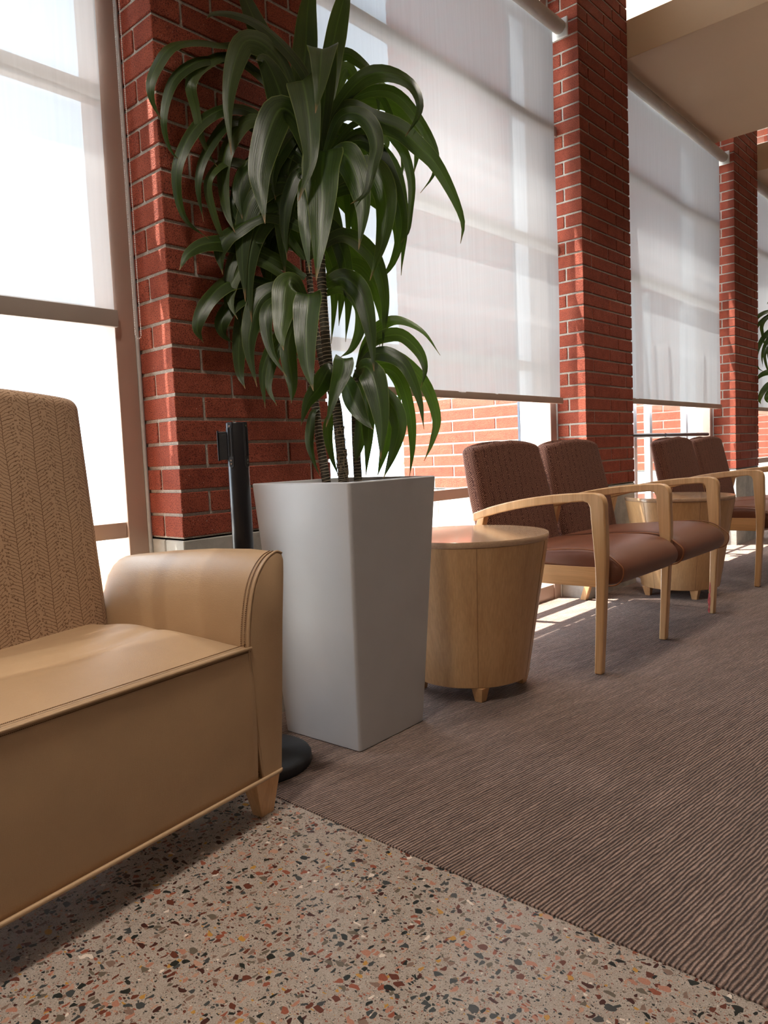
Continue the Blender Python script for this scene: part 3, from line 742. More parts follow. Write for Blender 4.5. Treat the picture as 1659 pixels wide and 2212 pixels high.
# ------------------------------------------------------------------ tandem chairs
SEATP = 0.70
def arm_outline():
    top = spline([(0.139, 0.677), (0.25, 0.712), (0.40, 0.743), (0.55, 0.763), (0.68, 0.772), (0.745, 0.770)], 18)if False else None
    return None
def tandem(loc, label, nseat=2):
    t = thing('tandem_chair', label, 'chair', loc, group='pairs of joined brown chairs with maple arms')
    def sp2(pts, n): return [(p.x, p.y) for p in spline([(a, b, 0) for a, b in pts], n)]
    outer = sp2([(0.776, 0.0), (0.795, 0.30), (0.808, 0.52), (0.806, 0.685)], 12) + sp2([(0.806, 0.722), (0.799, 0.750), (0.780, 0.768), (0.750, 0.774)], 8) + \
        sp2([(0.68, 0.773), (0.55, 0.764), (0.40, 0.744), (0.25, 0.712), (0.139, 0.677)], 16)
    inner = sp2([(0.138, 0.638), (0.25, 0.672), (0.40, 0.704), (0.55, 0.724), (0.66, 0.733)], 14) + sp2([(0.708, 0.737), (0.728, 0.731), (0.738, 0.712)], 6) + \
        sp2([(0.741, 0.66), (0.752, 0.52), (0.757, 0.40), (0.752, 0.20), (0.743, 0.0)], 12)
    outline = outer + inner
    for i in range(nseat+1):
        y = i*SEATP; bm = bmesh.new(); hw = 0.0200
        prism(bm, outline, y-hw, y+hw)
        am = obj('arm_frame', bm, WOOD, t, bevel=0.007, seg=3)
        bm = bmesh.new()      # rear leg slanting back to the floor
        prism(bm, [(-0.045, 0.0), (-0.005, 0.0), (0.115, 0.36), (0.150, 0.45), (0.205, 0.66), (0.165, 0.65), (0.110, 0.46), (0.075, 0.37)], y-0.020, y+0.020)
        obj('rear_leg', bm, WOOD, t, bevel=0.004)
    bm = bmesh.new(); prism(bm, [(0.09, 0.36), (0.745, 0.366), (0.745, 0.452), (0.115, 0.445)], 0.026, 0.052); obj('side_rail', bm, WOODH, t, bevel=0.003)
    bm = bmesh.new(); prism(bm, [(0.09, 0.36), (0.745, 0.366), (0.745, 0.452), (0.115, 0.445)], nseat*SEATP-0.052, nseat*SEATP-0.026); obj('side_rail', bm, WOODH, t, bevel=0.003)
    bm = bmesh.new(); box(bm, 0.62, 0.65, 0.05, nseat*SEATP-0.05, 0.375, 0.44); obj('cross_rail', bm, WOODY, t, bevel=0.002)
    bm = bmesh.new(); box(bm, 0.16, 0.19, 0.05, nseat*SEATP-0.05, 0.375, 0.44); obj('cross_rail', bm, WOODY, t, bevel=0.002)
    for i in range(nseat):
        ya = i*SEATP+0.004 + (0.022 if i == 0 else 0); yb = (i+1)*SEATP-0.004 - (0.022 if i == nseat-1 else 0)
        prof = [(0.14, 0.452), (0.14, 0.480), (0.155, 0.497), (0.30, 0.510), (0.48, 0.526), (0.62, 0.538), (0.72, 0.538), (0.785, 0.524), (0.835, 0.492), (0.860, 0.450), (0.858, 0.412), (0.832, 0.382), (0.785, 0.370), (0.72, 0.380), (0.700, 0.452)]
        bm = bmesh.new(); ny = 16; R = []
        cx, cz = 0.55, 0.455
        for k in range(ny+1):
            u = k/ny; y = ya+(yb-ya)*u; e = min(u, 1-u)*(yb-ya)
            puff = 1-math.exp(-e/0.035)
            ring = []
            for (x, z) in prof:
                top = max(0, z-0.455)/0.083
                s = 0.0 if x < 0.15 else 1.0
                nx = x + (0.016*puff-0.016)*(1 if x > 0.76 else 0)
                nz = z + top*(0.020*puff - 0.022) + (0.006*(1-puff) if z < 0.40 else 0)
                ring.append(bm.verts.new((nx, y, nz)))
            R.append(ring)
        for a, b in zip(R, R[1:]):
            n = len(a)
            for q_ in range(n): bm.faces.new([a[q_], a[(q_+1) % n], b[(q_+1) % n], b[q_]])
        bm.faces.new(R[0]); bm.faces.new(R[-1][::-1])
        so = obj('seat', bm, BROWN, t, smooth=True, sub=2)
        for c in so.data.edges: pass
        for yy in (ya+0.001, yb-0.001):
            bm = bmesh.new(); tube(bm, spline([(x+0.000, yy, z-0.012 if z > 0.46 else z+.004) for (x, z) in prof[2:13]], 60), 0.0030, 6); obj('piping', bm, PIPE, so, smooth=True)
        yc = (i+0.5)*SEATP + 0.018
        cushion('backrest', HERRING, t, 0.635, 0.620, 0.455, 0.985, 0.178, 0.066, 0.058, yc, crown=0.034, bulge=0.018, rnd=0.028)
        for yo in (-0.20, 0.20):
            bm = bmesh.new(); box(bm, 0.06, 0.12, yc+yo-0.02, yc+yo+0.02, 0.40, 0.60); obj('back_bracket', bm, BLACK, t)
    return t
tc_ = tandem((0.0, 2.893, 0.004), 'nearer pair of joined brown chairs with maple arms, beside the first drum table')
bm = bmesh.new()          # smear of red paint low on the far front leg
yy_ = 2*SEATP - 0.0208
for (cx_, cz_, hw_, hh_) in ((0.752, 0.075, 0.007, 0.045), (0.757, 0.145, 0.0035, 0.040), (0.750, 0.020, 0.006, 0.016)):
    bm.faces.new([bm.verts.new((cx_+hw_*math.cos(a_*PI/6)*(1+0.25*math.sin(a_*2.3)), yy_, cz_+hh_*math.sin(a_*PI/6))) for a_ in range(12)])
pm_ = obj('paint_smear', bm, plain('red_paint', (0.62, 0.10, 0.09), 0.6, 0, 0.25, 60), tc_); pm_['label'] = 'red paint smear on the front leg'
tandem((-0.02, 5.235, 0.004), 'farther pair of joined brown chairs, behind the second drum table')

# ------------------------------------------------------------------ dracaena plants
#PLANTS#
LEAVES = [
(0.0991,0,0.30,[(-0.122,0.03,1.209),(-0.153,-0.004,1.335),(-0.196,-0.043,1.463),(-0.233,-0.076,1.606),(-0.27,-0.108,1.732),(-0.279,-0.146,1.811)]),
(0.0477,0,0.20,[(-0.098,0.053,1.224),(-0.108,0.031,1.409),(-0.135,-0.008,1.507),(-0.209,-0.085,1.619),(-0.27,-0.157,1.66),(-0.279,-0.24,1.637),(-0.277,-0.273,1.608)]),
(0.0955,0,0.10,[(-0.152,0.072,1.221),(-0.188,0.068,1.449),(-0.185,0.088,1.622),(-0.177,0.109,1.78),(-0.149,0.14,1.877)]),
(0.0918,0,-0.30,[(-0.1,0.05,1.208),(-0.082,0.087,1.419),(-0.068,0.117,1.588),(-0.047,0.152,1.743),(-0.027,0.18,1.84)]),
(0.1065,0,0.00,[(-0.063,0.015,1.203),(-0.01,0.003,1.381),(0.014,-0.021,1.484),(0.038,-0.048,1.482),(0.062,-0.079,1.416),(0.082,-0.113,1.318),(0.096,-0.15,1.217)]),
(0.1102,0,0.20,[(-0.066,0.012,1.195),(-0.055,-0.046,1.366),(-0.033,-0.084,1.398),(0.007,-0.108,1.325),(0.047,-0.133,1.202),(0.077,-0.165,1.069),(0.077,-0.223,0.935)]),
(0.0991,0,-0.20,[(-0.149,0.006,1.21),(-0.149,-0.047,1.302),(-0.151,-0.085,1.402),(-0.161,-0.128,1.479),(-0.161,-0.168,1.468)]),
(0.0918,1,0.10,[(-0.137,0.018,1.226),(-0.161,-0.032,1.454),(-0.194,-0.091,1.546),(-0.227,-0.154,1.555),(-0.235,-0.203,1.461),(-0.228,-0.242,1.318),(-0.198,-0.262,1.146)]),
(0.0588,0,0.30,[(-0.135,0.023,1.259),(-0.211,-0.029,1.489),(-0.278,-0.114,1.57),(-0.277,-0.216,1.54),(-0.28,-0.306,1.52),(-0.278,-0.409,1.467),(-0.283,-0.465,1.395),(-0.279,-0.5,1.319),(-0.278,-0.495,1.264),(-0.279,-0.463,1.219)]),
(0.0404,0,0.30,[(-0.131,0.024,1.226),(-0.221,-0.045,1.44),(-0.278,-0.137,1.52),(-0.281,-0.244,1.488),(-0.276,-0.331,1.442),(-0.282,-0.403,1.376),(-0.281,-0.443,1.296),(-0.274,-0.464,1.208),(-0.282,-0.442,1.142),(-0.275,-0.403,1.107)]),
(0.0441,1,0.40,[(-0.135,0.021,1.226),(-0.2,-0.044,1.401),(-0.276,-0.119,1.513),(-0.276,-0.217,1.506),(-0.281,-0.311,1.433),(-0.274,-0.353,1.365),(-0.28,-0.337,1.304),(-0.275,-0.326,1.225),(-0.28,-0.295,1.166),(-0.274,-0.252,1.119)]),
(0.0551,0,0.50,[(-0.142,0.007,1.161),(-0.245,-0.075,1.328),(-0.278,-0.189,1.344),(-0.277,-0.308,1.267),(-0.275,-0.388,1.165),(-0.275,-0.429,1.052),(-0.278,-0.406,0.933),(-0.282,-0.31,0.883)]),
(0.0477,0,0.40,[(-0.164,0.027,1.156),(-0.267,-0.06,1.292),(-0.282,-0.189,1.303),(-0.278,-0.302,1.167),(-0.275,-0.347,1.05),(-0.28,-0.33,0.935)]),
(0.0661,1,0.40,[(-0.148,0.001,1.145),(-0.205,-0.069,1.286),(-0.256,-0.137,1.31),(-0.277,-0.215,1.203),(-0.282,-0.238,1.093),(-0.266,-0.241,0.98),(-0.234,-0.237,0.907)]),
(0.0477,1,0.50,[(-0.158,-0.017,1.064),(-0.248,-0.106,1.147),(-0.28,-0.2,1.164),(-0.278,-0.282,1.108),(-0.282,-0.303,1.039),(-0.279,-0.268,0.918),(-0.281,-0.229,0.874)]),
(0.0257,0,0.30,[(-0.182,-0.041,1.049),(-0.263,-0.139,1.096),(-0.28,-0.21,1.03),(-0.262,-0.194,0.962),(-0.208,-0.171,0.886),(-0.18,-0.164,0.874)]),
(0.1102,0,0.15,[(-0.084,-0.008,1.164),(-0.087,-0.065,1.28),(-0.101,-0.121,1.301),(-0.106,-0.175,1.209),(-0.103,-0.223,1.078),(-0.077,-0.243,0.984),(-0.047,-0.259,0.888)]),
(0.1359,0,0.10,[(-0.024,-0.031,1.056),(0.028,-0.058,1.126),(0.058,-0.083,1.143),(0.078,-0.12,1.053),(0.105,-0.149,0.945),(0.123,-0.185,0.81),(0.138,-0.221,0.679)]),
(0.0734,0,-0.30,[(-0.035,-0.046,1.01),(-0.004,-0.098,1.035),(0.023,-0.132,0.97),(0.043,-0.168,0.862),(0.077,-0.19,0.719)]),
(0.0991,0,0.20,[(-0.05,0.018,1.106),(0.026,0.014,1.145),(0.078,0.007,1.128),(0.129,-0.002,1.037),(0.165,-0.023,0.925),(0.178,-0.065,0.792)]),
(0.0955,0,0.30,[(-0.074,0.062,1.092),(0.025,0.104,1.138),(0.096,0.126,1.1),(0.141,0.121,0.996),(0.149,0.082,0.852),(0.137,0.026,0.715)]),
(0.0661,0,0.40,[(-0.124,0.092,1.161),(-0.042,0.158,1.268),(0.022,0.197,1.23),(0.081,0.222,1.104),(0.119,0.226,0.951),(0.107,0.186,0.812),(0.07,0.13,0.731)]),
(0.0624,0,0.30,[(-0.094,0.055,1.207),(-0.072,0.057,1.282),(-0.012,0.104,1.39),(0.052,0.15,1.446),(0.116,0.192,1.445),(0.18,0.231,1.401),(0.21,0.237,1.331),(0.211,0.217,1.272),(0.189,0.178,1.209)]),
(0.0441,0,0.30,[(-0.091,0.059,1.207),(-0.066,0.08,1.308),(0.003,0.142,1.391),(0.078,0.203,1.407),(0.13,0.24,1.371),(0.179,0.27,1.29),(0.219,0.29,1.205),(0.233,0.291,1.146),(0.227,0.273,1.089),(0.199,0.237,1.033)]),
(0.0698,0,0.25,[(-0.088,0.059,1.191),(-0.027,0.102,1.341),(0.014,0.118,1.345),(0.072,0.147,1.295),(0.15,0.197,1.25),(0.207,0.225,1.185),(0.26,0.25,1.117),(0.31,0.27,1.011),(0.346,0.277,0.906),(0.348,0.257,0.832)]),
(0.0771,1,0.20,[(-0.168,0.128,1.249),(-0.148,0.177,1.405),(-0.086,0.244,1.447),(-0.016,0.31,1.446),(0.043,0.361,1.396),(0.075,0.382,1.314),(0.078,0.379,1.242),(0.07,0.362,1.157)]),
(0.0477,0,0.30,[(-0.138,0.087,1.245),(-0.123,0.149,1.517),(-0.099,0.191,1.591),(-0.065,0.23,1.571),(-0.027,0.268,1.515),(-0.016,0.278,1.436),(-0.014,0.278,1.355)]),
(0.0588,0,0.30,[(-0.051,0.023,1.17),(0.011,0.037,1.279),(0.073,0.058,1.286),(0.129,0.071,1.237),(0.161,0.063,1.16),(0.166,0.032,1.081),(0.164,-0.005,0.987),(0.141,-0.055,0.947)]),
(0.0367,0,0.40,[(-0.088,0.058,1.174),(-0.013,0.131,1.298),(0.058,0.189,1.301),(0.105,0.221,1.24),(0.136,0.238,1.18),(0.157,0.243,1.082),(0.158,0.23,0.985),(0.156,0.216,0.909),(0.139,0.193,0.87)]),
(0.0294,0,0.30,[(-0.087,0.057,1.158),(-0.026,0.143,1.274),(0.05,0.226,1.285),(0.085,0.266,1.239),(0.091,0.278,1.184),(0.08,0.265,1.051)]),
(0.0257,0,0.40,[(-0.088,0.059,1.191),(-0.032,0.156,1.392),(0.025,0.23,1.419),(0.051,0.264,1.355),(0.057,0.279,1.29),(0.068,0.299,1.235),(0.071,0.309,1.16)]),
(0.0441,1,0.10,[(-0.161,0.128,1.18),(-0.08,0.223,1.297),(-0.018,0.281,1.323),(0.005,0.294,1.279),(0.006,0.285,1.239)]),
(0.0551,1,0.20,[(-0.211,0.155,1.235),(-0.171,0.25,1.435),(-0.116,0.326,1.541),(-0.068,0.377,1.524),(-0.029,0.405,1.401)]),
(0.0624,1,0.20,[(-0.211,0.155,1.235),(-0.186,0.247,1.54),(-0.169,0.284,1.597),(-0.147,0.307,1.537),(-0.121,0.322,1.406)]),
(0.0734,0,0.50,[(-0.129,-0.02,0.769),(-0.211,-0.095,0.838),(-0.277,-0.197,0.882),(-0.279,-0.313,0.866),(-0.282,-0.394,0.823),(-0.276,-0.439,0.759)]),
(0.0771,0,0.50,[(-0.133,-0.032,0.688),(-0.25,-0.131,0.756),(-0.278,-0.239,0.746),(-0.281,-0.331,0.671),(-0.281,-0.38,0.583),(-0.281,-0.358,0.533)]),
(0.0477,1,0.30,[(-0.152,-0.045,0.738),(-0.205,-0.123,0.808),(-0.243,-0.183,0.822),(-0.262,-0.233,0.747),(-0.255,-0.257,0.672),(-0.222,-0.256,0.613)]),
(0.0624,0,0.40,[(-0.139,-0.039,0.672),(-0.256,-0.13,0.712),(-0.275,-0.224,0.678),(-0.278,-0.28,0.611),(-0.279,-0.278,0.569),(-0.282,-0.236,0.543)]),
(0.0808,0,0.35,[(-0.133,-0.033,0.679),(-0.166,-0.096,0.725),(-0.204,-0.162,0.691),(-0.214,-0.205,0.601),(-0.204,-0.229,0.504),(-0.169,-0.231,0.381)]),
(0.0881,1,0.20,[(-0.089,-0.061,0.677),(-0.082,-0.118,0.727),(-0.075,-0.161,0.707),(-0.057,-0.195,0.615),(-0.039,-0.224,0.543),(-0.011,-0.24,0.483)]),
(0.0991,0,0.10,[(-0.04,-0.087,0.649),(-0.005,-0.122,0.685),(0.017,-0.151,0.647),(0.035,-0.182,0.546),(0.061,-0.204,0.427),(0.093,-0.214,0.344)]),
(0.0514,0,0.40,[(-0.139,-0.041,0.655),(-0.161,-0.126,0.681),(-0.161,-0.181,0.627),(-0.124,-0.203,0.506),(-0.056,-0.194,0.404)]),
(0.0661,0,0.20,[(-0.126,-0.032,0.622),(-0.12,-0.083,0.6),(-0.116,-0.128,0.511),(-0.084,-0.147,0.386),(-0.066,-0.171,0.318)]),
(0.0477,0,0.30,[(-0.138,-0.045,0.606),(-0.178,-0.12,0.557),(-0.2,-0.176,0.443),(-0.178,-0.193,0.31)]),
(0.033,0,0.30,[(-0.138,-0.046,0.59),(-0.164,-0.135,0.506),(-0.162,-0.186,0.391),(-0.118,-0.191,0.314)]),
(0.0734,0,0.50,[(-0.171,0.001,0.682),(-0.234,-0.082,0.747),(-0.272,-0.148,0.713),(-0.276,-0.205,0.579),(-0.27,-0.224,0.448),(-0.239,-0.227,0.381)]),
(0.0661,0,0.30,[(-0.011,-0.015,0.432),(-0.006,-0.047,0.43),(-0.016,-0.084,0.374),(-0.034,-0.125,0.321),(-0.041,-0.156,0.242)]),
(0.0698,0,0.20,[(0.026,-0.021,0.443),(0.066,-0.044,0.468),(0.085,-0.071,0.418),(0.085,-0.112,0.341),(0.081,-0.155,0.231)]),
(0.0698,0,0.30,[(0.005,-0.004,0.399),(0.049,-0.019,0.386),(0.09,-0.025,0.312),(0.129,-0.027,0.255),(0.168,-0.023,0.217)]),
(0.0477,0,0.40,[(-0.091,0.007,0.702),(-0.015,0.048,0.718),(0.043,0.073,0.655),(0.055,0.055,0.572),(0.045,0.02,0.502),(0.025,-0.019,0.472)]),
(0.0771,0,0.25,[(-0.092,0.01,0.734),(0.006,0.029,0.751),(0.082,0.039,0.683),(0.133,0.022,0.542),(0.167,-0.005,0.41)]),
(0.0918,0,0.15,[(0.046,0.037,0.429),(0.114,0.017,0.428),(0.164,0.0,0.368),(0.206,-0.022,0.247),(0.229,-0.059,0.118)]),
(0.0624,0,0.20,[(0.006,0.065,0.402),(0.054,0.056,0.413),(0.089,0.038,0.314),(0.112,0.01,0.186),(0.125,-0.023,0.061)]),
(0.0551,1,0.20,[(-0.117,0.059,0.778),(-0.046,0.134,0.825),(0.004,0.174,0.772),(0.04,0.191,0.637),(0.036,0.173,0.52)]),
(0.0404,1,0.30,[(0.013,0.077,0.451),(0.043,0.093,0.529),(0.085,0.123,0.582),(0.142,0.163,0.599),(0.211,0.21,0.552),(0.261,0.236,0.468)]),
(0.0514,0,0.30,[(0.013,0.076,0.443),(0.056,0.09,0.511),(0.104,0.112,0.542),(0.166,0.146,0.541),(0.22,0.17,0.481),(0.246,0.167,0.416),(0.245,0.142,0.354)]),
(0.0551,0,0.30,[(0.016,0.078,0.434),(0.073,0.082,0.476),(0.134,0.098,0.478),(0.198,0.117,0.433),(0.252,0.121,0.318),(0.281,0.106,0.211)]),
(0.0477,1,0.35,[(0.016,0.078,0.434),(0.066,0.101,0.479),(0.129,0.14,0.477),(0.214,0.19,0.384),(0.26,0.203,0.258),(0.258,0.177,0.172),(0.245,0.144,0.105)]),
(0.0514,1,0.20,[(-0.016,0.115,0.424),(0.028,0.166,0.471),(0.059,0.191,0.451),(0.085,0.206,0.385),(0.098,0.205,0.294)]),
(0.0477,0,0.30,[(0.019,0.077,0.402),(0.087,0.124,0.437),(0.139,0.154,0.401),(0.175,0.162,0.281),(0.19,0.151,0.156),(0.19,0.129,0.051)]),
(0.0661,0,0.30,[(0.017,0.074,0.385),(0.09,0.092,0.363),(0.149,0.106,0.295),(0.179,0.096,0.221),(0.177,0.057,0.129),(0.169,0.016,0.052)]),
(0.0624,0,0.30,[(-0.018,0.109,0.374),(0.038,0.14,0.353),(0.08,0.152,0.252),(0.081,0.125,0.153),(0.073,0.091,0.056)]),
(0.033,0,0.40,[(-0.084,-0.025,0.31),(-0.082,-0.062,0.285),(-0.074,-0.09,0.196),(-0.051,-0.1,0.131),(-0.018,-0.099,0.066)]),
(0.0367,0,0.30,[(-0.029,0.024,0.307),(-0.046,-0.008,0.275),(-0.048,-0.025,0.218),(-0.032,-0.028,0.138),(-0.008,-0.022,0.066)]),
(0.0551,0,0.30,[(0.013,0.065,0.337),(0.047,0.061,0.269),(0.047,0.031,0.172),(0.05,0.008,0.109)]),
(0.0612,0,0.50,[(-0.11,-0.033,0.827),(-0.01,0.05,0.902),(0.077,0.113,0.822),(0.114,0.124,0.665),(0.113,0.099,0.49)]),
(0.0791,0,0.55,[(-0.196,0.046,0.858),(-0.144,0.151,0.951),(-0.086,0.224,0.874),(-0.069,0.252,0.777),(-0.084,0.247,0.669)]),
(0.0595,0,0.11,[(-0.114,0.047,1.147),(-0.016,0.153,1.251),(0.076,0.231,1.16),(0.112,0.248,0.971),(0.107,0.225,0.768)]),
(0.0753,0,0.32,[(-0.205,0.073,0.964),(-0.278,0.073,1.043),(-0.276,0.006,0.965),(-0.28,-0.02,0.877),(-0.276,-0.017,0.769)]),
(0.0851,0,0.30,[(-0.182,0.094,1.079),(-0.16,0.172,1.125),(-0.129,0.226,1.078),(-0.123,0.248,0.998),(-0.139,0.242,0.877)]),
(0.055,0,0.48,[(-0.174,0.044,0.951),(-0.28,-0.01,1.025),(-0.279,-0.146,0.936),(-0.282,-0.197,0.835),(-0.281,-0.194,0.718)]),
(0.0514,0,0.20,[(-0.111,-0.032,0.827),(-0.197,-0.111,0.97),(-0.272,-0.197,0.871),(-0.279,-0.252,0.724),(-0.283,-0.246,0.601)]),
(0.0616,0,0.44,[(-0.12,0.053,1.15),(-0.187,0.011,1.238),(-0.243,-0.04,1.169),(-0.263,-0.068,1.023),(-0.255,-0.074,0.851)]),
(0.0583,0,0.45,[(-0.072,0.021,1.176),(-0.116,-0.032,1.251),(-0.155,-0.087,1.179),(-0.166,-0.114,1.104),(-0.153,-0.119,1.021)]),
(0.0776,0,0.59,[(-0.165,0.096,1.174),(-0.26,0.067,1.306),(-0.279,-0.03,1.197),(-0.279,-0.079,1.048),(-0.279,-0.075,0.907)]),
(0.0653,0,0.59,[(-0.166,0.079,1.072),(-0.273,0.035,1.171),(-0.278,-0.091,1.07),(-0.282,-0.139,0.977),(-0.275,-0.139,0.882)]),
(0.0824,0,0.39,[(-0.088,-0.035,0.917),(-0.175,-0.136,0.969),(-0.254,-0.23,0.912),(-0.279,-0.271,0.851),(-0.264,-0.276,0.768)]),
(0.0666,0,0.14,[(-0.148,0.08,1.165),(-0.217,0.063,1.302),(-0.27,0.024,1.214),(-0.277,-0.007,1.086),(-0.283,0.003,0.975)]),
(0.0747,0,0.58,[(-0.143,0.075,1.162),(-0.237,0.03,1.279),(-0.28,-0.057,1.186),(-0.279,-0.109,1.066),(-0.276,-0.107,0.956)]),
(0.0632,0,0.41,[(-0.175,0.027,0.851),(-0.152,0.093,0.962),(-0.122,0.131,0.877),(-0.113,0.142,0.748),(-0.125,0.131,0.616)]),
(0.0968,0,0.40,[(-0.078,-0.005,1.03),(-0.15,-0.088,1.083),(-0.215,-0.166,1.025),(-0.233,-0.209,0.87),(-0.217,-0.223,0.675)]),
(0.0876,0,0.23,[(-0.184,0.035,0.854),(-0.251,0.031,1.012),(-0.276,-0.02,0.903),(-0.283,-0.047,0.789),(-0.283,-0.04,0.703)]),
(0.0632,0,0.38,[(-0.2,0.069,0.962),(-0.282,0.049,1.096),(-0.278,-0.048,0.983),(-0.277,-0.088,0.866),(-0.28,-0.079,0.765)]),
(0.055,0,0.31,[(-0.118,-0.008,0.929),(-0.08,0.035,1.062),(-0.043,0.055,0.958),(-0.026,0.055,0.834),(-0.03,0.038,0.727)]),
(0.0561,0,0.17,[(-0.075,-0.007,1.029),(-0.098,-0.045,1.116),(-0.12,-0.087,1.036),(-0.123,-0.112,0.928),(-0.108,-0.12,0.813)]),
(0.0532,0,0.11,[(-0.196,0.046,0.858),(-0.277,-0.022,0.964),(-0.276,-0.152,0.858),(-0.28,-0.204,0.701),(-0.282,-0.202,0.537)]),
(0.0549,0,0.26,[(-0.173,0.119,1.231),(-0.147,0.209,1.351),(-0.11,0.266,1.27),(-0.102,0.29,1.183),(-0.119,0.287,1.098)]),
(0.0893,0,0.45,[(-0.084,0.001,1.033),(-0.113,-0.033,1.145),(-0.139,-0.076,1.055),(-0.143,-0.104,0.908),(-0.129,-0.114,0.761)]),
(0.1,0,0.12,[(-0.08,0.029,1.18),(-0.111,-0.01,1.219),(-0.139,-0.05,1.166),(-0.146,-0.073,1.063),(-0.132,-0.081,0.924)]),
(0.0551,0,0.15,[(-0.211,0.061,0.863),(-0.211,0.131,0.954),(-0.196,0.172,0.884),(-0.196,0.185,0.739),(-0.214,0.175,0.566)]),
(0.0813,0,0.32,[(-0.1,0.033,1.14),(-0.194,-0.048,1.221),(-0.275,-0.131,1.154),(-0.278,-0.192,0.999),(-0.275,-0.194,0.831)]),
(0.0526,0,0.58,[(-0.198,0.066,0.961),(-0.279,0.014,1.039),(-0.28,-0.101,0.95),(-0.275,-0.153,0.821),(-0.278,-0.149,0.678)]),
(0.0703,0,0.17,[(-0.08,0.015,1.13),(-0.158,-0.066,1.216),(-0.228,-0.147,1.142),(-0.249,-0.189,0.999),(-0.234,-0.199,0.837)]),
(0.077,0,0.22,[(-0.096,-0.028,0.92),(-0.154,-0.095,0.989),(-0.206,-0.161,0.923),(-0.22,-0.199,0.779),(-0.205,-0.21,0.606)]),
(0.0617,0,0.21,[(-0.122,-0.022,0.831),(-0.07,0.031,0.951),(-0.022,0.061,0.853),(-0.001,0.062,0.692),(-0.004,0.04,0.533)]),
(0.0975,0,0.12,[(-0.15,0.064,1.064),(-0.066,0.175,1.115),(0.016,0.261,1.056),(0.045,0.293,0.976),(0.034,0.283,0.867)]),
(0.0941,0,0.29,[(-0.077,0.012,1.128),(-0.156,-0.073,1.212),(-0.227,-0.157,1.138),(-0.249,-0.196,1.051),(-0.235,-0.201,0.956)]),
(0.0679,0,0.51,[(-0.133,0.006,0.935),(-0.22,-0.053,1.07),(-0.276,-0.138,0.971),(-0.276,-0.194,0.794),(-0.275,-0.195,0.627)]),
(0.0921,0,0.11,[(-0.145,0.092,1.216),(-0.128,0.152,1.325),(-0.104,0.185,1.245),(-0.097,0.191,1.087),(-0.109,0.177,0.913)]),
(0.0587,0,0.12,[(-0.163,0.076,1.07),(-0.255,0.047,1.217),(-0.28,-0.044,1.105),(-0.279,-0.09,0.995),(-0.279,-0.083,0.913)]),
]
CANES = [(0.018,[(0.006,-0.012,0.036),(0.001,-0.009,0.11),(-0.008,-0.008,0.208),(-0.017,-0.006,0.305),(-0.034,-0.013,0.387),(-0.046,-0.013,0.5),(-0.057,-0.009,0.63),(-0.064,-0.004,0.743),(-0.072,0.003,0.889),(-0.077,0.013,1.034),(-0.08,0.026,1.195)]),
(0.0156,[(-0.059,-0.031,0.038),(-0.072,-0.033,0.13),(-0.085,-0.035,0.228),(-0.096,-0.035,0.327),(-0.114,-0.036,0.474),(-0.128,-0.036,0.606),(-0.133,-0.032,0.688)]),
(0.0148,[(0.023,0.044,0.033),(0.018,0.048,0.124),(0.013,0.053,0.223),(0.01,0.063,0.337),(0.015,0.077,0.435)]),
(0.0123,[(-0.068,0.043,0.31),(-0.103,0.024,0.444),(-0.131,0.016,0.612),(-0.149,0.017,0.778),(-0.156,0.023,0.911)])]
CBASE = Vector((0.333, 1.838, 0.84)); VIEW = Vector((0.70, -0.70, 0.05)).normalized()
def leaf_mesh(w, phi, pts, sd=0):
    """strap leaf: gutter-shaped blade along an arching midrib, narrow at the base, drawn out to a point"""
    bm = bmesh.new(); uvl = bm.loops.layers.uv.verify(); N = 26; K = 6
    P = spline(pts, N); rn = random.Random(sd); f1, f2 = rn.uniform(0, 6), rn.uniform(0, 6)
    rows = []; prev = None
    for i, p in enumerate(P):
        v = i/N; t = (P[min(i+1, N)] - P[max(i-1, 0)]).normalized()
        a = t.cross(VIEW)
        if prev is not None and a.dot(prev) < 0: a = -a
        if a.length < 0.25 and prev is not None: a = (a + prev*0.5)
        a.normalize()
        if prev is not None: a = (a*0.6 + prev*0.4).normalized()
        prev = a.copy(); nrm = t.cross(a).normalized()
        ph = phi*math.sin(2.0*v*PI*0.6 + f1*0.2) + 0.25*math.sin(5*v+f2)
        s = a*math.cos(ph) + nrm*math.sin(ph); nn = t.cross(s).normalized()
        wd = w*0.5*(0.30 + 0.70*min(1, v/0.38)**0.8) * (1 - max(0, (v-0.40)/0.60)**1.6)**1.1
        wd = max(wd, 0.0008)
        row = []
        for k in range(K+1):
            u = (k/K-0.5)*2; z = -(1-abs(u))*0.22*wd + 0.05*wd*math.sin(26*v+3*u+f2)*abs(u)
            row.append(bm.verts.new(p + s*u*wd + nn*z*(1 if True else -1)))
        rows.append(row)
    for i in range(N):
        for k in range(K):
            f = bm.faces.new([rows[i][k], rows[i][k+1], rows[i+1][k+1], rows[i+1][k]])
            for l, (a_, b_) in zip(f.loops, ((k, i), (k+1, i), (k+1, i+1), (k, i+1))): l[uvl].uv = (a_/K, b_/N)
    return bm
CANE = plain('cane_bark', (0.055, 0.048, 0.030), 0.7, 0.0, 0.3, 30); RINGM = plain('leaf_scar', (0.62, 0.52, 0.38), 0.8); DRY = plain('dry_fibre', (0.33, 0.25, 0.16), 0.9)
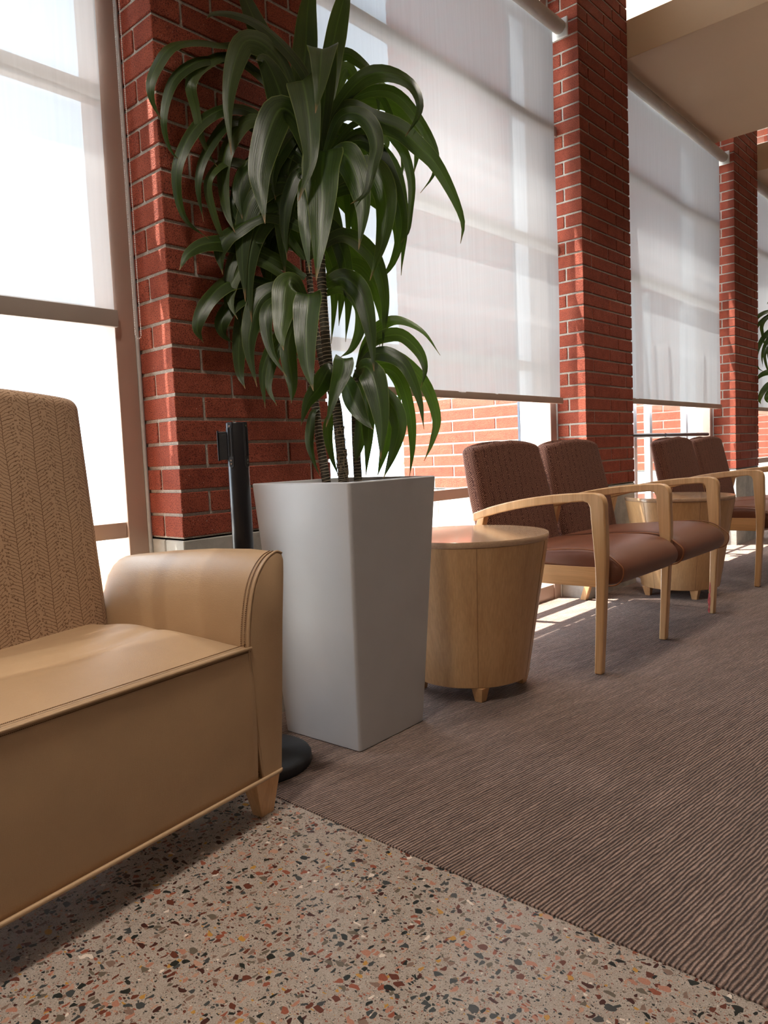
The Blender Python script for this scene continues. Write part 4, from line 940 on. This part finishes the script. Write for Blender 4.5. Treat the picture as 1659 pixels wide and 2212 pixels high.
def cane_parts(t, rad, pts, idx):
    P = spline(pts, 40); bm = bmesh.new(); tube(bm, P, [rad*(1.0-0.15*i/40) for i in range(41)], 12)
    o = obj('cane', bm, CANE, t, smooth=True)
    bm = bmesh.new(); rn = random.Random(idx); L = sum((b-a).length for a, b in zip(P, P[1:])); n = int(L/0.013)
    for k in range(n):
        q = k/n*39.5; i = int(q); p = P[i].lerp(P[i+1], q-i); tt = (P[i+1]-P[i]).normalized(); a = tt.orthogonal().normalized(); b = tt.cross(a)
        tl = rn.uniform(-.35, .35); ring = []
        for j in range(15):
            an = 2*PI*j/14; rr = rad*(1.0-0.15*q/40)+0.0006
            ring.append(p + (a*math.cos(an)+b*math.sin(an))*rr + tt*(math.sin(an+tl*9)*rr*0.5*tl + rn.uniform(-.0008, .0008)))
        tube(bm, ring, 0.0009, 4, cap=False)
    obj('leaf_scars', bm, RINGM, o)
    if idx == 0:          # dry fibrous netting round the lower part of the middle cane
        bm = bmesh.new()
        for k in range(70):
            q = rn.uniform(0, 9); i = int(q); p = P[i].lerp(P[i+1], q-i); tt = (P[i+1]-P[i]).normalized(); a = tt.orthogonal().normalized(); b = tt.cross(a)
            an = rn.uniform(0, 2*PI); h = rn.uniform(.010, .030); da = rn.uniform(-.5, .5); rr = rad*1.10
            tube(bm, [p+(a*math.cos(an+da*s_)+b*math.sin(an+da*s_))*rr + tt*h*s_ for s_ in (0, .5, 1)], 0.0012, 4)
        obj('fibre_wrap', bm, DRY, o)
def dracaena(loc, label, leaves, rz=0.0, sc=1.0, canes=CANES):
    t = thing('potted_dracaena', label, 'plant', loc, rz, group='dracaenas in grey planters')
    t.scale = (sc, sc, sc)
    for i, (r_, pts) in enumerate(canes): cane_parts(t, r_, pts, i)
    for i, (w, mt, ph, pts) in enumerate(leaves): obj('leaf', leaf_mesh(w, ph, pts, i), LEAF2 if mt else LEAF, t, smooth=True)
    return t
dracaena(tuple(CBASE), 'tall dracaena with long arching leaves in the nearest grey planter', LEAVES)
planter(0.40, 8.30, 'grey planter beyond the far chairs at the right edge')
dracaena((0.37, 8.29, 0.84), 'far dracaena, only its leaf tips showing at the right edge', LEAVES[:64], math.radians(-28), 0.92)
